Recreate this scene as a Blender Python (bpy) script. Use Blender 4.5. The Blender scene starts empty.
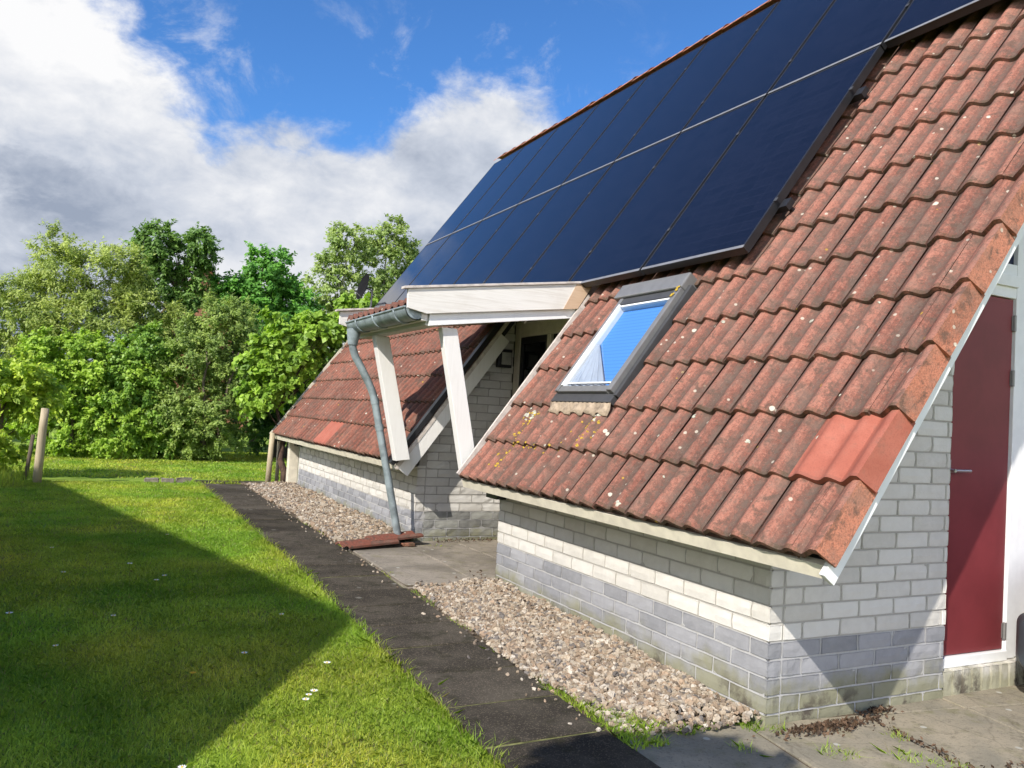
import bpy, math, random
import numpy as np
from mathutils import Vector, Matrix, noise

random.seed(7)
RNG = np.random.default_rng(11)
SC = bpy.context.scene
COL = SC.collection

# ------------------------------------------------------------------ helpers
def V(*a): return np.array(a, float)

class MB:
    """collects geometry (world coordinates) for ONE mesh object"""
    def __init__(self):
        self.v = []; self.f = []; self.m = []; self.c = []
    def face(self, idx, m=0, c=(1, 1, 1)):
        self.f.append(tuple(idx)); self.m.append(m); self.c.append(c)
    def quad(self, a, b, c, d, m=0, col=(1, 1, 1)):
        n = len(self.v); self.v += [tuple(a), tuple(b), tuple(c), tuple(d)]
        self.face((n, n+1, n+2, n+3), m, col)
    def hexa(self, p, m=0, col=(1, 1, 1)):
        """8 corners: bottom loop 0-3, top loop 4-7"""
        n = len(self.v); self.v += [tuple(q) for q in p]
        for q in ((0, 3, 2, 1), (4, 5, 6, 7), (0, 1, 5, 4), (1, 2, 6, 5), (2, 3, 7, 6), (3, 0, 4, 7)):
            self.face([n+i for i in q], m, col)
    def box(self, lo, hi, m=0, col=(1, 1, 1)):
        x0, y0, z0 = lo; x1, y1, z1 = hi
        self.hexa([(x0, y0, z0), (x1, y0, z0), (x1, y1, z0), (x0, y1, z0), (x0, y0, z1), (x1, y0, z1), (x1, y1, z1), (x0, y1, z1)], m, col)
    def rbox(self, Y0, Y1, s0, s1, o0, o1, m=0, col=(1, 1, 1)):
        """box in the roof frame"""
        self.hexa([RF(Y0, s0, o0), RF(Y0, s1, o0), RF(Y1, s1, o0), RF(Y1, s0, o0), RF(Y0, s0, o1), RF(Y0, s1, o1), RF(Y1, s1, o1), RF(Y1, s0, o1)], m, col)
    def prism(self, poly, off, m=0, col=(1, 1, 1)):
        """flat polygon (list of points) pushed along vector off"""
        n = len(self.v); k = len(poly)
        self.v += [tuple(p) for p in poly] + [tuple(np.array(p)+np.array(off)) for p in poly]
        self.face(list(range(n, n+k)), m, col); self.face([n+k+i for i in range(k)][::-1], m, col)
        for i in range(k):
            j = (i+1) % k
            self.face((n+j, n+i, n+k+i, n+k+j), m, col)
    def tube(self, pts, rad, seg=10, m=0, col=(1, 1, 1), cap=True):
        pts = [np.array(p, float) for p in pts]
        if np.isscalar(rad): rad = [rad]*len(pts)
        n0 = len(self.v); prev = None
        for i, p in enumerate(pts):
            t = pts[min(i+1, len(pts)-1)]-pts[max(i-1, 0)]; t = t/(np.linalg.norm(t)+1e-9)
            if prev is None:
                a = np.cross(t, (0, 0, 1.) if abs(t[2]) < .9 else (1., 0, 0))
            else:
                a = prev-t*(prev@t)
            a /= np.linalg.norm(a)+1e-9; prev = a; b = np.cross(t, a)
            for k in range(seg):
                w = 2*math.pi*k/seg
                self.v.append(tuple(p+rad[i]*(math.cos(w)*a+math.sin(w)*b)))
        for i in range(len(pts)-1):
            for k in range(seg):
                k2 = (k+1) % seg
                self.face((n0+i*seg+k, n0+i*seg+k2, n0+(i+1)*seg+k2, n0+(i+1)*seg+k), m, col)
        if cap:
            self.face([n0+k for k in range(seg)][::-1], m, col)
            e = n0+(len(pts)-1)*seg
            self.face([e+k for k in range(seg)], m, col)
    def build(self, name, mats, parent=None, smooth=False, bevel=0.0, loc=None, auto=None):
        me = bpy.data.meshes.new(name)
        org = np.array(root_loc(parent) if parent is not None else (loc if loc is not None else (0, 0, 0)), float)
        vs = np.array(self.v, float)-org
        me.from_pydata(vs.tolist(), [], self.f)
        if not isinstance(mats, (list, tuple)): mats = [mats]
        for q in mats: me.materials.append(q)
        me.polygons.foreach_set('material_index', np.array(self.m, np.int32))
        if smooth: me.polygons.foreach_set('use_smooth', np.ones(len(self.f), bool))
        at = me.attributes.new('col', 'FLOAT_COLOR', 'FACE')
        c = np.ones((len(self.f), 4)); c[:, :3] = np.array(self.c)
        at.data.foreach_set('color', c.ravel().astype(np.float32))
        me.update()
        o = bpy.data.objects.new(name, me); COL.objects.link(o)
        if parent is not None: o.parent = parent
        else: o.location = org
        if bevel:
            b = o.modifiers.new('bevel', 'BEVEL'); b.width = bevel; b.segments = 2; b.limit_method = 'ANGLE'
            b.angle_limit = math.radians(40)
        if auto:
            me.polygons.foreach_set('use_smooth', np.ones(len(self.f), bool))
            e = o.modifiers.new('split', 'EDGE_SPLIT'); e.split_angle = math.radians(auto)
        return o

def root_loc(o):
    while o.parent is not None: o = o.parent
    return tuple(o.location)

def np_mesh(name, verts, faces_n, mats, cols=None, parent=None, loc=(0, 0, 0), smooth=False):
    """verts (N*k,3) with consecutive k-gons (faces_n = k)"""
    k = faces_n; nv = len(verts); nf = nv//k
    me = bpy.data.meshes.new(name)
    org = np.array(root_loc(parent) if parent is not None else loc, float)
    me.vertices.add(nv); me.vertices.foreach_set('co', (verts-org).astype(np.float32).ravel())
    me.loops.add(nv); me.loops.foreach_set('vertex_index', np.arange(nv, dtype=np.int32))
    me.polygons.add(nf); me.polygons.foreach_set('loop_start', np.arange(0, nv, k, dtype=np.int32))
    me.polygons.foreach_set('loop_total', np.full(nf, k, np.int32))
    if smooth: me.polygons.foreach_set('use_smooth', np.ones(nf, bool))
    me.materials.append(mats)
    if cols is not None:
        at = me.attributes.new('col', 'FLOAT_COLOR', 'FACE')
        c = np.ones((nf, 4), np.float32); c[:, :3] = cols
        at.data.foreach_set('color', c.ravel())
    me.update(calc_edges=True)
    o = bpy.data.objects.new(name, me); COL.objects.link(o)
    if parent is not None: o.parent = parent
    else: o.location = org
    return o

def tag(o, label=None, cat=None, group=None, kind=None):
    if label: o['label'] = label
    if cat: o['category'] = cat
    if group: o['group'] = group
    if kind: o['kind'] = kind
    return o

def thing(name, label, cat, loc=(0, 0, 0), group=None):
    o = bpy.data.objects.new(name, None); COL.objects.link(o); o.location = loc; o.empty_display_size = .2
    return tag(o, label, cat, group)

# roof frame: Y along the house, s up the slope, o out of the slope
TH = math.radians(54.0)
RU = V(math.cos(TH), 0, math.sin(TH)); RN = V(-math.sin(TH), 0, math.cos(TH)); RP0 = V(3.055, 0, 1.025)
def RF(Y, s, o): return RP0+RU*s+RN*o+V(0, Y, 0)

def gz(Y):
    """height of the ground along the garden"""
    return 0.1*min(1, max(0, (Y-3.5)/4.0))
def gzv(Y): return 0.1*np.clip((Y-3.5)/4.0, 0, 1)

# ------------------------------------------------------------------ materials
class NT:
    def __init__(self, name):
        self.mat = bpy.data.materials.new(name); self.mat.use_nodes = True
        self.t = self.mat.node_tree; self.n = self.t.nodes; self.l = self.t.links
        self.b = self.n['Principled BSDF']; self.out = self.n['Material Output']
        self.tc = self.n.new('ShaderNodeTexCoord')
    def new(self, kind, **kw):
        q = self.n.new(kind)
        for k, v in kw.items(): setattr(q, k, v)
        return q
    def set(self, sock, v):
        if hasattr(v, 'is_output') or isinstance(v, bpy.types.NodeSocket): self.l.new(v, sock)
        else: sock.default_value = v if not (isinstance(v, tuple) and len(v) == 3 and sock.type == 'RGBA') else (*v, 1)
    def noise(self, scale, detail=4, rough=.55, dist=0, vec=None, out='Fac'):
        q = self.new('ShaderNodeTexNoise'); q.inputs['Scale'].default_value = scale; q.inputs['Detail'].default_value = detail
        q.inputs['Roughness'].default_value = rough; q.inputs['Distortion'].default_value = dist
        self.l.new(vec if vec is not None else self.tc.outputs['Object'], q.inputs['Vector']); return q.outputs[out]
    def noise_vec(self, scale, amt):
        q = self.noise(scale, 4, .6, out='Color'); m = self.new('ShaderNodeVectorMath', operation='MULTIPLY_ADD')
        self.l.new(q, m.inputs[0]); m.inputs[1].default_value = (amt, amt, amt); self.l.new(self.tc.outputs['Object'], m.inputs[2]); return m.outputs[0]
    def vor(self, scale, vec=None, out='Distance', feature='F1', rnd=1.0):
        q = self.new('ShaderNodeTexVoronoi', feature=feature); q.inputs['Scale'].default_value = scale
        q.inputs['Randomness'].default_value = rnd
        self.l.new(vec if vec is not None else self.tc.outputs['Object'], q.inputs['Vector']); return q.outputs[out]
    def ramp(self, fac, stops):
        q = self.new('ShaderNodeValToRGB'); self.l.new(fac, q.inputs[0]); e = q.color_ramp.elements
        while len(e) < len(stops): e.new(.5)
        for i, (p, c) in enumerate(stops):
            e[i].position = p; e[i].color = (*c, 1) if len(c) == 3 else c
        return q.outputs[0]
    def step(self, fac, a, b, lo=0., hi=1.):
        q = self.new('ShaderNodeMapRange', interpolation_type='SMOOTHSTEP'); self.set(q.inputs[0], fac)
        q.inputs[1].default_value = a; q.inputs[2].default_value = b; q.inputs[3].default_value = lo; q.inputs[4].default_value = hi
        return q.outputs[0]
    def mix(self, fac, a, b, mode='MIX'):
        q = self.new('ShaderNodeMix', data_type='RGBA', blend_type=mode)
        self.set(q.inputs[0], fac); self.set(q.inputs[6], a); self.set(q.inputs[7], b); return q.outputs[2]
    def math(self, op, a, b=0., c=None, clamp=False):
        q = self.new('ShaderNodeMath', operation=op, use_clamp=clamp)
        self.set(q.inputs[0], a); self.set(q.inputs[1], b)
        if c is not None: self.set(q.inputs[2], c)
        return q.outputs[0]
    def attr(self, name='col'):
        q = self.new('ShaderNodeAttribute'); q.attribute_name = name; return q.outputs['Color']
    def sep(self, vec):
        q = self.new('ShaderNodeSeparateXYZ'); self.l.new(vec, q.inputs[0]); return q.outputs
    def bump(self, h, strength=.3, dist=.01):
        q = self.new('ShaderNodeBump'); q.inputs['Strength'].default_value = strength; q.inputs['Distance'].default_value = dist
        self.l.new(h, q.inputs['Height']); self.l.new(q.outputs[0], self.b.inputs['Normal'])
    def fin(self, col, rough=.7, spec=.4, metal=0.):
        self.set(self.b.inputs['Base Color'], col); self.set(self.b.inputs['Roughness'], rough)
        self.b.inputs['Specular IOR Level'].default_value = spec; self.b.inputs['Metallic'].default_value = metal
        return self.mat

def m_tile(name, lo, mid, hi, fresh=False):
    t = NT(name)
    a = t.sep(t.attr('col'))               # r: per tile random, g: wave height 0..1, b: position down the tile 0..1
    n1 = t.noise(38, 7, .78); n2 = t.noise(7, 4, .6); n3 = t.noise(120, 3, .6)
    if fresh:
        c = t.mix(t.step(n2, .3, .7), lo, hi); c = t.mix(t.step(n3, .45, .7, 0, .5), c, mid); c = t.mix(t.step(t.noise(14, 6, .7), .52, .7, 0, .5), c, (.22, .10, .07)); c = t.mix(t.math('MULTIPLY', t.step(a[2], .8, 1.), .4), c, (.16, .07, .05))
        t.bump(n3, .25, .004)
        return t.fin(c, .75, .25)
    f = t.math('ADD', t.math('MULTIPLY', n1, .95), t.math('MULTIPLY', a[0], .18))
    f = t.math('SUBTRACT', f, .08)
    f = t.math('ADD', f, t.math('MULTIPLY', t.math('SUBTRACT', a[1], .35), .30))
    c = t.ramp(f, [(.3, lo), (.5, mid), (.72, hi)])
    # dark lichen specks and grey crust
    c = t.mix(t.step(t.noise(95, 5, .8), .47, .62, 0, .58), c, (.080, .058, .047))
    c = t.mix(t.step(n2, .45, .7, 0, .5), c, (.19, .135, .105))
    c = t.mix(t.step(t.noise(11, 7, .72, .5), .49, .63, 0, .72), c, (.095, .066, .050))
    c = t.mix(t.step(t.noise(2.1, 5, .6), .5, .68, 0, .3), c, (.10, .075, .058))
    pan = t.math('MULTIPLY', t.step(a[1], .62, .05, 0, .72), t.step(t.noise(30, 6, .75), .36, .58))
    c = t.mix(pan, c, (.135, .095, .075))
    c = t.mix(t.step(t.noise(110, 4, .75), .60, .70, 0, .5), c, (.45, .32, .25))
    # moss along the lower lip
    lip = t.math('MULTIPLY', t.step(a[2], .72, 1.0), t.step(t.noise(18, 4, .65), .36, .6))
    c = t.mix(t.math('MULTIPLY', lip, .62), c, (.062, .05, .026))
    # pale and yellow lichen rosettes
    d = t.vor(6.5); r = t.vor(6.5, out='Color'); rs = t.sep(r)
    dd = t.math('ADD', d, t.math('MULTIPLY', t.noise(60, 3), .07))
    spot = t.math('MULTIPLY', t.step(dd, .165, .13), t.step(rs[0], .90, .92))
    c = t.mix(t.math('MULTIPLY', spot, .85), c, (.62, .58, .47))
    d = t.vor(19); rs2 = t.sep(t.vor(19, out='Color'))
    spot = t.math('MULTIPLY', t.step(t.math('ADD', d, t.math('MULTIPLY', t.noise(90, 2), .12)), .31, .24), t.step(rs2[0], .90, .92))
    c = t.mix(t.math('MULTIPLY', spot, .7), c, t.mix(t.step(rs2[1], .9, .92), (.55, .50, .40), (.55, .36, .03)))
    t.bump(t.math('ADD', t.math('MULTIPLY', n3, .8), n1), .7, .008)
    return t.fin(c, .88, .22)

def m_wood(name, base, dark, axis='X', amt=.5, rough=.7, scale=3.0):
    t = NT(name)
    mp = t.new('ShaderNodeMapping'); t.l.new(t.tc.outputs['Object'], mp.inputs[0])
    sc = {'X': (.35, 6, 9), 'Z': (6, 6, .3), 'Y': (9, .35, 6)}[axis]
    mp.inputs['Scale'].default_value = sc
    n = t.noise(scale*2.2, 6, .65, .8, mp.outputs[0]); s = t.noise(2.2, 5, .6)
    c = t.mix(t.step(n, .42, .7, 0, amt), base, dark); c = t.mix(t.step(s, .5, .72, 0, .3), c, dark)
    t.bump(n, .25, .004)
    return t.fin(c, rough, .3)

def m_plain(name, col, rough=.6, spec=.4, metal=0., var=.12, scale=9., bump=0.):
    t = NT(name); n = t.noise(scale, 5, .62)
    c = t.mix(t.step(n, .35, .7), tuple(min(1, x*(1+var)) for x in col), tuple(x*(1-var) for x in col))
    if bump: t.bump(t.noise(scale*8, 4, .6), bump, .004)
    return t.fin(c, rough, spec, metal)

def m_brick(name, base, dark, light, algae=True):
    t = NT(name); a = t.sep(t.attr('col'))
    n = t.noise(11, 6, .68); n2 = t.noise(55, 5, .7)
    f = t.math('ADD', t.math('MULTIPLY', n, .6), t.math('MULTIPLY', a[0], .4))
    c = t.ramp(f, [(.28, dark), (.5, base), (.74, light)])
    c = t.mix(t.step(n2, .6, .76, 0, .16), c, dark)
    if algae:
        z = t.sep(t.tc.outputs['Object'])[2]
        g = t.math('ADD', z, t.math('MULTIPLY', t.noise(3.2, 4, .65), -.55))
        c = t.mix(t.step(g, .02, -.20, 0, .7), c, (.23, .22, .105))
        c = t.mix(t.math('MULTIPLY', t.step(z, .26, .02), t.step(t.noise(5, 5, .7), .5, .66)), c, (.09, .075, .06))
    t.bump(t.math('ADD', n2, n), .45, .006)
    return t.fin(c, .92, .2)

def m_leaf(name, tint=(1, 1, 1), trans=.35):
    t = NT(name); c = t.attr('col')
    c = t.mix(1.0, c, tint, 'MULTIPLY')
    t.set(t.b.inputs['Base Color'], c); t.b.inputs['Roughness'].default_value = .48; t.b.inputs['Specular IOR Level'].default_value = .35
    tr = t.new('ShaderNodeBsdfTranslucent'); t.l.new(t.mix(1.0, c, (1.25, 1.35, .55), 'MULTIPLY'), tr.inputs[0])
    mx = t.new('ShaderNodeMixShader'); mx.inputs[0].default_value = trans
    t.l.new(t.b.outputs[0], mx.inputs[1]); t.l.new(tr.outputs[0], mx.inputs[2]); t.l.new(mx.outputs[0], t.out.inputs[0])
    return t.mat

def m_bark(name, a, b, scale=14):
    t = NT(name)
    mp = t.new('ShaderNodeMapping'); t.l.new(t.tc.outputs['Object'], mp.inputs[0]); mp.inputs['Scale'].default_value = (1, 1, .22)
    n = t.noise(scale, 6, .7, .6, mp.outputs[0]); t.bump(n, .8, .02)
    return t.fin(t.ramp(n, [(.35, a), (.65, b)]), .9, .2)

M = {}
M['tile'] = m_tile('weathered_tile', (.105, .050, .038), (.228, .088, .062), (.39, .165, .116))
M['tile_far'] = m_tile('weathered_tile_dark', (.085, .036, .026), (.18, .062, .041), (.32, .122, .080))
M['tile_verge'] = m_tile('verge_clay', (.26, .095, .06), (.42, .150, .090), (.52, .21, .13))
M['tile_new'] = m_tile('new_clay', (.33, .100, .066), (.24, .078, .054), (.40, .135, .092), True)
M['tile_loose'] = m_tile('loose_clay', (.10, .04, .028), (.22, .065, .04), (.34, .11, .07))
M['tile_lead'] = m_plain('sandy_lead', (.34, .265, .19), .85, .2, 0, .3, 22, .4)
M['white_brick'] = m_brick('white_brick', (.615, .59, .545), (.545, .52, .475), (.66, .64, .60))
M['grey_brick'] = m_brick('grey_brick', (.30, .30, .316), (.235, .238, .252), (.35, .35, .365))
M['dark_brick'] = m_brick('grey_green_brick', (.24, .24, .225), (.15, .15, .14), (.33, .33, .30))
def mat_mortar():
    t = NT('mortar'); z = t.sep(t.tc.outputs['Object'])[2]; n = t.noise(30, 5, .6)
    c = t.mix(t.step(z, .448, .46), (.45, .445, .44), (.40, .38, .345)); c = t.mix(t.step(n, .4, .7, 0, .4), c, (.34, .31, .27)); t.bump(n, .3, .004)
    return t.fin(c, .95, .15)
M['mortar'] = mat_mortar()
M['white_paint'] = m_plain('white_paint', (.80, .80, .79), .45, .4, 0, .04, 6)
M['white_wood_x'] = m_wood('weathered_white_wood', (.77, .74, .69), (.54, .49, .42), 'X', .45)
M['white_wood_z'] = m_wood('painted_post_wood', (.80, .78, .745), (.66, .63, .58), 'Z', .3)
M['white_wood_y'] = m_wood('white_beam_wood', (.70, .68, .63), (.5, .47, .42), 'Y', .4)
M['cream_paint'] = m_plain('cream_paint', (.64, .585, .47), .6, .3, 0, .1, 8)
M['raw_wood'] = m_wood('bare_wood', (.62, .45, .31), (.44, .28, .17), 'X', .5)
M['grey_wood'] = m_wood('grey_post_wood', (.47, .39, .26), (.24, .19, .12), 'Z', .6)
M['cap'] = m_plain('weathered_cap', (.56, .50, .45), .55, .4, 0, .2, 14)
M['zinc'] = m_plain('zinc', (.27, .32, .335), .58, .4, .25, .3, 7)
M['zinc_dark'] = m_plain('zinc_inside', (.12, .14, .15), .6, .4, .3, .25, 7)
M['dark'] = m_plain('dark_metal', (.018, .018, .02), .45, .45)
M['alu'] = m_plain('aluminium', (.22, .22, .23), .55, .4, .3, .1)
M['win_grey'] = m_plain('grey_window_cover', (.20, .197, .195), .45, .45, .25, .08)
M['win_dark'] = m_plain('dark_window_cover', (.06, .06, .062), .5, .4, .1, .1)
M['door'] = m_plain('maroon_paint', (.175, .030, .034), .45, .4, 0, .09, 3)
M['steel'] = m_plain('steel', (.55, .55, .54), .3, .5, .9, .05)
M['hinge'] = m_plain('hinge_grey', (.25, .24, .23), .45, .5, .5)
M['soil'] = m_plain('soil', (.10, .075, .05), .95, .15, 0, .4, 30, .6)
M['yellow_lichen'] = m_plain('yellow_lichen', (.42, .28, .04), .95, .1, 0, .4, 90, .5)
M['pale_lichen'] = m_plain('pale_lichen', (.42, .41, .33), .95, .1, 0, .3, 60, .5)
M['leaf'] = m_leaf('leaf')
M['grass_blade'] = m_leaf('grass_blade', (1, 1, 1), .4)
M['bark'] = m_bark('bark', (.06, .045, .035), (.2, .16, .12))
M['bark_pale'] = m_bark('pale_bark', (.22, .2, .16), (.5, .47, .4))
M['vine_bark'] = m_bark('vine_bark', (.035, .022, .018), (.14, .09, .065), 30)
M['petal'] = m_plain('petal', (.8, .8, .78), .6, .3)
M['petal_yellow'] = m_plain('yellow_petal', (.75, .45, .03), .6, .3)
M['stone'] = None

def mat_solar():
    t = NT('solar_cell_glass')
    w = t.new('ShaderNodeTexBrick'); w.offset = 0
    s = t.sep(t.tc.outputs['Object'])
    cmb = t.new('ShaderNodeCombineXYZ')
    sl = t.math('ADD', t.math('MULTIPLY', s[0], math.cos(TH)), t.math('MULTIPLY', s[2], math.sin(TH)))
    t.l.new(s[1], cmb.inputs[0]); t.l.new(sl, cmb.inputs[1])
    t.l.new(cmb.outputs[0], w.inputs['Vector']); w.inputs['Scale'].default_value = 1
    w.inputs['Brick Width'].default_value = .2117; w.inputs['Row Height'].default_value = .106
    w.inputs['Mortar Size'].default_value = .0018; w.inputs['Mortar Smooth'].default_value = .1
    w.inputs['Color1'].default_value = (.0055, .0052, .0095, 1); w.inputs['Color2'].default_value = (.0078, .0076, .0135, 1)
    w.inputs['Mortar'].default_value = (.016, .017, .030, 1)
    t.b.inputs['Coat Weight'].default_value = .0
    return t.fin(w.outputs[0], t.step(t.noise(3, 4), .3, .7, .06, .11), .36)
M['solar'] = mat_solar()

def mat_glass(name, tint=(.9, .95, 1), rough=.02, alpha=.25):
    t = NT(name)
    t.b.inputs['Base Color'].default_value = (*tint, 1); t.b.inputs['Roughness'].default_value = rough
    t.b.inputs['Transmission Weight'].default_value = 0
    g = t.new('ShaderNodeBsdfGlossy'); g.inputs['Roughness'].default_value = rough
    tr = t.new('ShaderNodeBsdfTransparent'); tr.inputs[0].default_value = (*tint, 1)
    fr = t.new('ShaderNodeFresnel'); fr.inputs[0].default_value = 1.5
    mx = t.new('ShaderNodeMixShader'); t.l.new(fr.outputs[0], mx.inputs[0]); t.l.new(tr.outputs[0], mx.inputs[1]); t.l.new(g.outputs[0], mx.inputs[2])
    t.l.new(mx.outputs[0], t.out.inputs[0]); return t.mat
M['glass'] = mat_glass('window_glass')
M['dark_glass'] = m_plain('dark_pane', (.006, .008, .009), .04, .5, 0, .2)
M['blue_pane'] = m_plain('blue_tinted_pane', (.012, .018, .05), .06, .5, 0, .2)

def mat_blind():
    t = NT('blue_blind'); s = t.sep(t.tc.outputs['Object'])
    sl = t.math('ADD', t.math('MULTIPLY', s[0], math.cos(TH)), t.math('MULTIPLY', s[2], math.sin(TH)))
    w = t.math('FRACT', t.math('MULTIPLY', sl, 26.))
    c = t.mix(t.step(w, .0, .25), (.075, .22, .52), (.11, .31, .68))
    return t.fin(c, .7, .2)
M['blind'] = mat_blind()
M['curtain'] = m_plain('sheer_curtain', (.40, .44, .52), .8, .2, 0, .06)

def mat_path():
    t = NT('dark_aggregate_slab')
    n = t.noise(3.0, 5, .6); f = t.noise(150, 3, .7); v = t.vor(170, out='Color'); vs = t.sep(v)
    c = t.mix(t.step(n, .35, .7), (.055, .048, .039), (.098, .085, .067))
    c = t.mix(t.step(vs[0], .80, .9, 0, .6), c, (.20, .165, .125)); c = t.mix(t.step(f, .58, .7, 0, .4), c, (.02, .018, .016))
    c = t.mix(t.math('MULTIPLY', t.step(t.vor(4.5), .17, .1), t.step(t.noise(2.2), .5, .6)), c, (.22, .21, .18)); c = t.mix(1.0, c, t.attr(), 'MULTIPLY'); c = t.mix(t.step(t.noise(7, 6, .7), .52, .66, 0, .65), c, (.035, .034, .020))
    t.bump(t.math('ADD', f, vs[1]), .8, .007)
    return t.fin(c, .97, .06)
M['path'] = mat_path()
def mat_slab(name, a, b, moss):
    t = NT(name); n = t.noise(1.7, 6, .65, .4); f = t.noise(60, 5, .7); k = t.noise(6, 5, .6)
    c = t.mix(t.step(n, .35, .68), a, b); c = t.mix(t.step(k, .52, .7, 0, .6), c, moss); c = t.mix(t.step(f, .50, .70, 0, .65), c, tuple(x*.42 for x in a)); c = t.mix(t.step(t.noise(11, 7, .7, .6), .54, .66, 0, .55), c, tuple(x*.38 for x in a)); c = t.mix(t.step(t.noise(140, 3, .7), .6, .7, 0, .4), c, (.5, .46, .38))
    cr = t.vor(1.15, feature='DISTANCE_TO_EDGE', vec=t.noise_vec(3.0, .12)); c = t.mix(t.step(cr, .008, .003, 0, .18), c, (.04, .035, .025))
    c = t.mix(t.math('MULTIPLY', t.step(t.math('ADD', t.vor(7), t.math('MULTIPLY', t.noise(40), .1)), .2, .15), t.step(t.sep(t.vor(7, out='Color'))[0], .66, .7)), c, (.40, .39, .34))
    t.bump(t.math('ADD', f, k), .5, .006)
    return t.fin(c, .96, .08)
M['terrace'] = mat_slab('terrace_slab', (.31, .27, .22), (.18, .158, .128), (.20, .18, .11))
M['patio'] = mat_slab('patio_slab', (.33, .285, .21), (.22, .20, .155), (.18, .17, .09))
def mat_lawn():
    t = NT('lawn_soil'); n = t.noise(1.4, 5, .6); f = t.noise(40, 5, .7)
    c = t.mix(t.step(n, .35, .65), (.17, .26, .03), (.26, .36, .05)); c = t.mix(t.step(f, .45, .7, 0, .7), c, (.07, .12, .016))
    t.bump(f, .6, .02)
    return t.fin(c, .95, .15)
M['lawn'] = mat_lawn()
def mat_stone():
    t = NT('gravel_stone'); c = t.attr('col'); n = t.noise(90, 4, .6)
    c = t.mix(t.step(n, .45, .7, 0, .35), c, (.2, .15, .11)); return t.fin(c, .8, .3)
M['stone'] = mat_stone()
def mat_far():
    t = NT('far_roof'); s = t.sep(t.tc.outputs['Object']); n = t.noise(9, 5, .6)
    w = t.math('FRACT', t.math('MULTIPLY', s[2], 3.2))
    c = t.mix(t.step(n, .35, .7), (.25, .095, .06), (.15, .06, .04)); c = t.mix(t.step(w, .8, 1, 0, .5), c, (.06, .03, .022))
    return t.fin(c, .9, .2)
M['far_roof'] = mat_far()
M['far_wall'] = m_plain('far_wall', (.28, .13, .08), .9, .2, 0, .2, 4)

# ------------------------------------------------------------------ ground, path, paving
def frange(a, b, n): return [a+(b-a)*i/n for i in range(n+1)]
mb = MB()
xs = [-160, -40, -14, -6, -2, 0, 2, 4, 8, 20, 60, 200]; ys = [-80, -20, -6, 0, 2, 3.5, 4.5, 5.5, 6.5, 7.5, 10, 16, 30, 60, 120, 400]
for i in range(len(xs)-1):
    for j in range(len(ys)-1):
        a, b, c, d = xs[i], xs[i+1], ys[j], ys[j+1]
        mb.quad((a, c, gz(c)-.02), (b, c, gz(c)-.02), (b, d, gz(d)-.02), (a, d, gz(d)-.02))
tag(mb.build('ground', M['lawn']), kind='structure')

def slab(mb, x0, x1, y0, y1, top, th=.06, j=.006, tilt=.004):
    e = [random.uniform(-tilt, tilt) for _ in range(4)]; r = random.uniform(.72, 1.2)
    mb.hexa([(x0+j, y0+j, gz(y0)-th), (x1-j, y0+j, gz(y0)-th), (x1-j, y1-j, gz(y1)-th), (x0+j, y1-j, gz(y1)-th),
             (x0+j, y0+j, gz(y0)+top+e[0]), (x1-j, y0+j, gz(y0)+top+e[1]), (x1-j, y1-j, gz(y1)+top+e[2]), (x0+j, y1-j, gz(y1)+top+e[3])], 0, (r, r*.99, r*.97))
PX0, PX1 = 1.80, 2.51
mb = MB(); y = 1.03
for k in range(28): mb.quad((PX0+.01, y+k*.52, gz(y+k*.52)+.002), (PX1-.01, y+k*.52, gz(y+k*.52)+.002), (PX1-.01, y+.52+k*.52, gz(y+.52+k*.52)+.002), (PX0+.01, y+.52+k*.52, gz(y+.52+k*.52)+.002), 1)
while y < 15.4:
    slab(mb, PX0+random.uniform(-.008, .008), PX1+random.uniform(-.008, .008), y, y+.52, .012, j=.013, tilt=.006); y += .52
for k in range(14):     # cross path at the far end of the house
    slab(mb, PX0-.05+k*.52, PX0+.47+k*.52, y+.01, y+.62, .008)
tag(mb.build('path', [M['path'], m_plain('joint_moss', (.15, .15, .06), .95, .1, 0, .5, 12, .5)], bevel=.006), kind='structure')
PATH_END = y

mb = MB()
for i, (x0, x1) in enumerate(((2.52, 3.2), (3.2, 3.87), (3.87, 4.56))):
    for j, (y0, y1) in enumerate(((6.74, 7.45), (7.45, 8.2), (8.2, 8.97))):
        if i > 0 and j == 0: y0 = 6.86
        slab(mb, x0, x1, y0, y1, .022, tilt=.006)
mb.quad((2.52, 6.75, .10), (4.56, 6.75, .10), (4.56, 8.97, .108), (2.52, 8.97, .108), 1)
tag(mb.build('terrace', [M['terrace'], M['soil']], bevel=.006), kind='structure')

mb = MB()
rot = math.radians(-9)
cx, cy = 4.08, 3.36
def rp(x, y): return (cx+x*math.cos(rot)-y*math.sin(rot), cy+x*math.sin(rot)+y*math.cos(rot))
for i in range(-3, 5):
    for j in range(0, 6):
        w = .78
        x0, x1, y1, y0 = i*w, (i+1)*w, -j*w, -(j+1)*w
        p = [rp(x0+.008, y0+.008), rp(x1-.008, y0+.008), rp(x1-.008, y1-.008), rp(x0+.008, y1-.008)]
        if min(q[0] for q in p) < 2.02: continue
        e = [random.uniform(-.008, .004) for _ in range(4)]
        mb.hexa([(*q, -.08) for q in p]+[(*q, .008+e[k]) for k, q in enumerate(p)])
for i in range(0, 5):
    p = [rp(i*.78+.008, .008), rp((i+1)*.78-.008, .008), rp((i+1)*.78-.008, .5), rp(i*.78+.008, .5)]
    mb.hexa([(*q, -.08) for q in p]+[(*q, .004) for q in p])
mb.quad((2.75, .3, -.004), (8.4, .3, -.004), (8.4, 3.42, -.004), (2.75, 3.42, -.004), 1)
tag(mb.build('patio', [M['patio'], M['soil']], bevel=.006), kind='structure')

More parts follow.
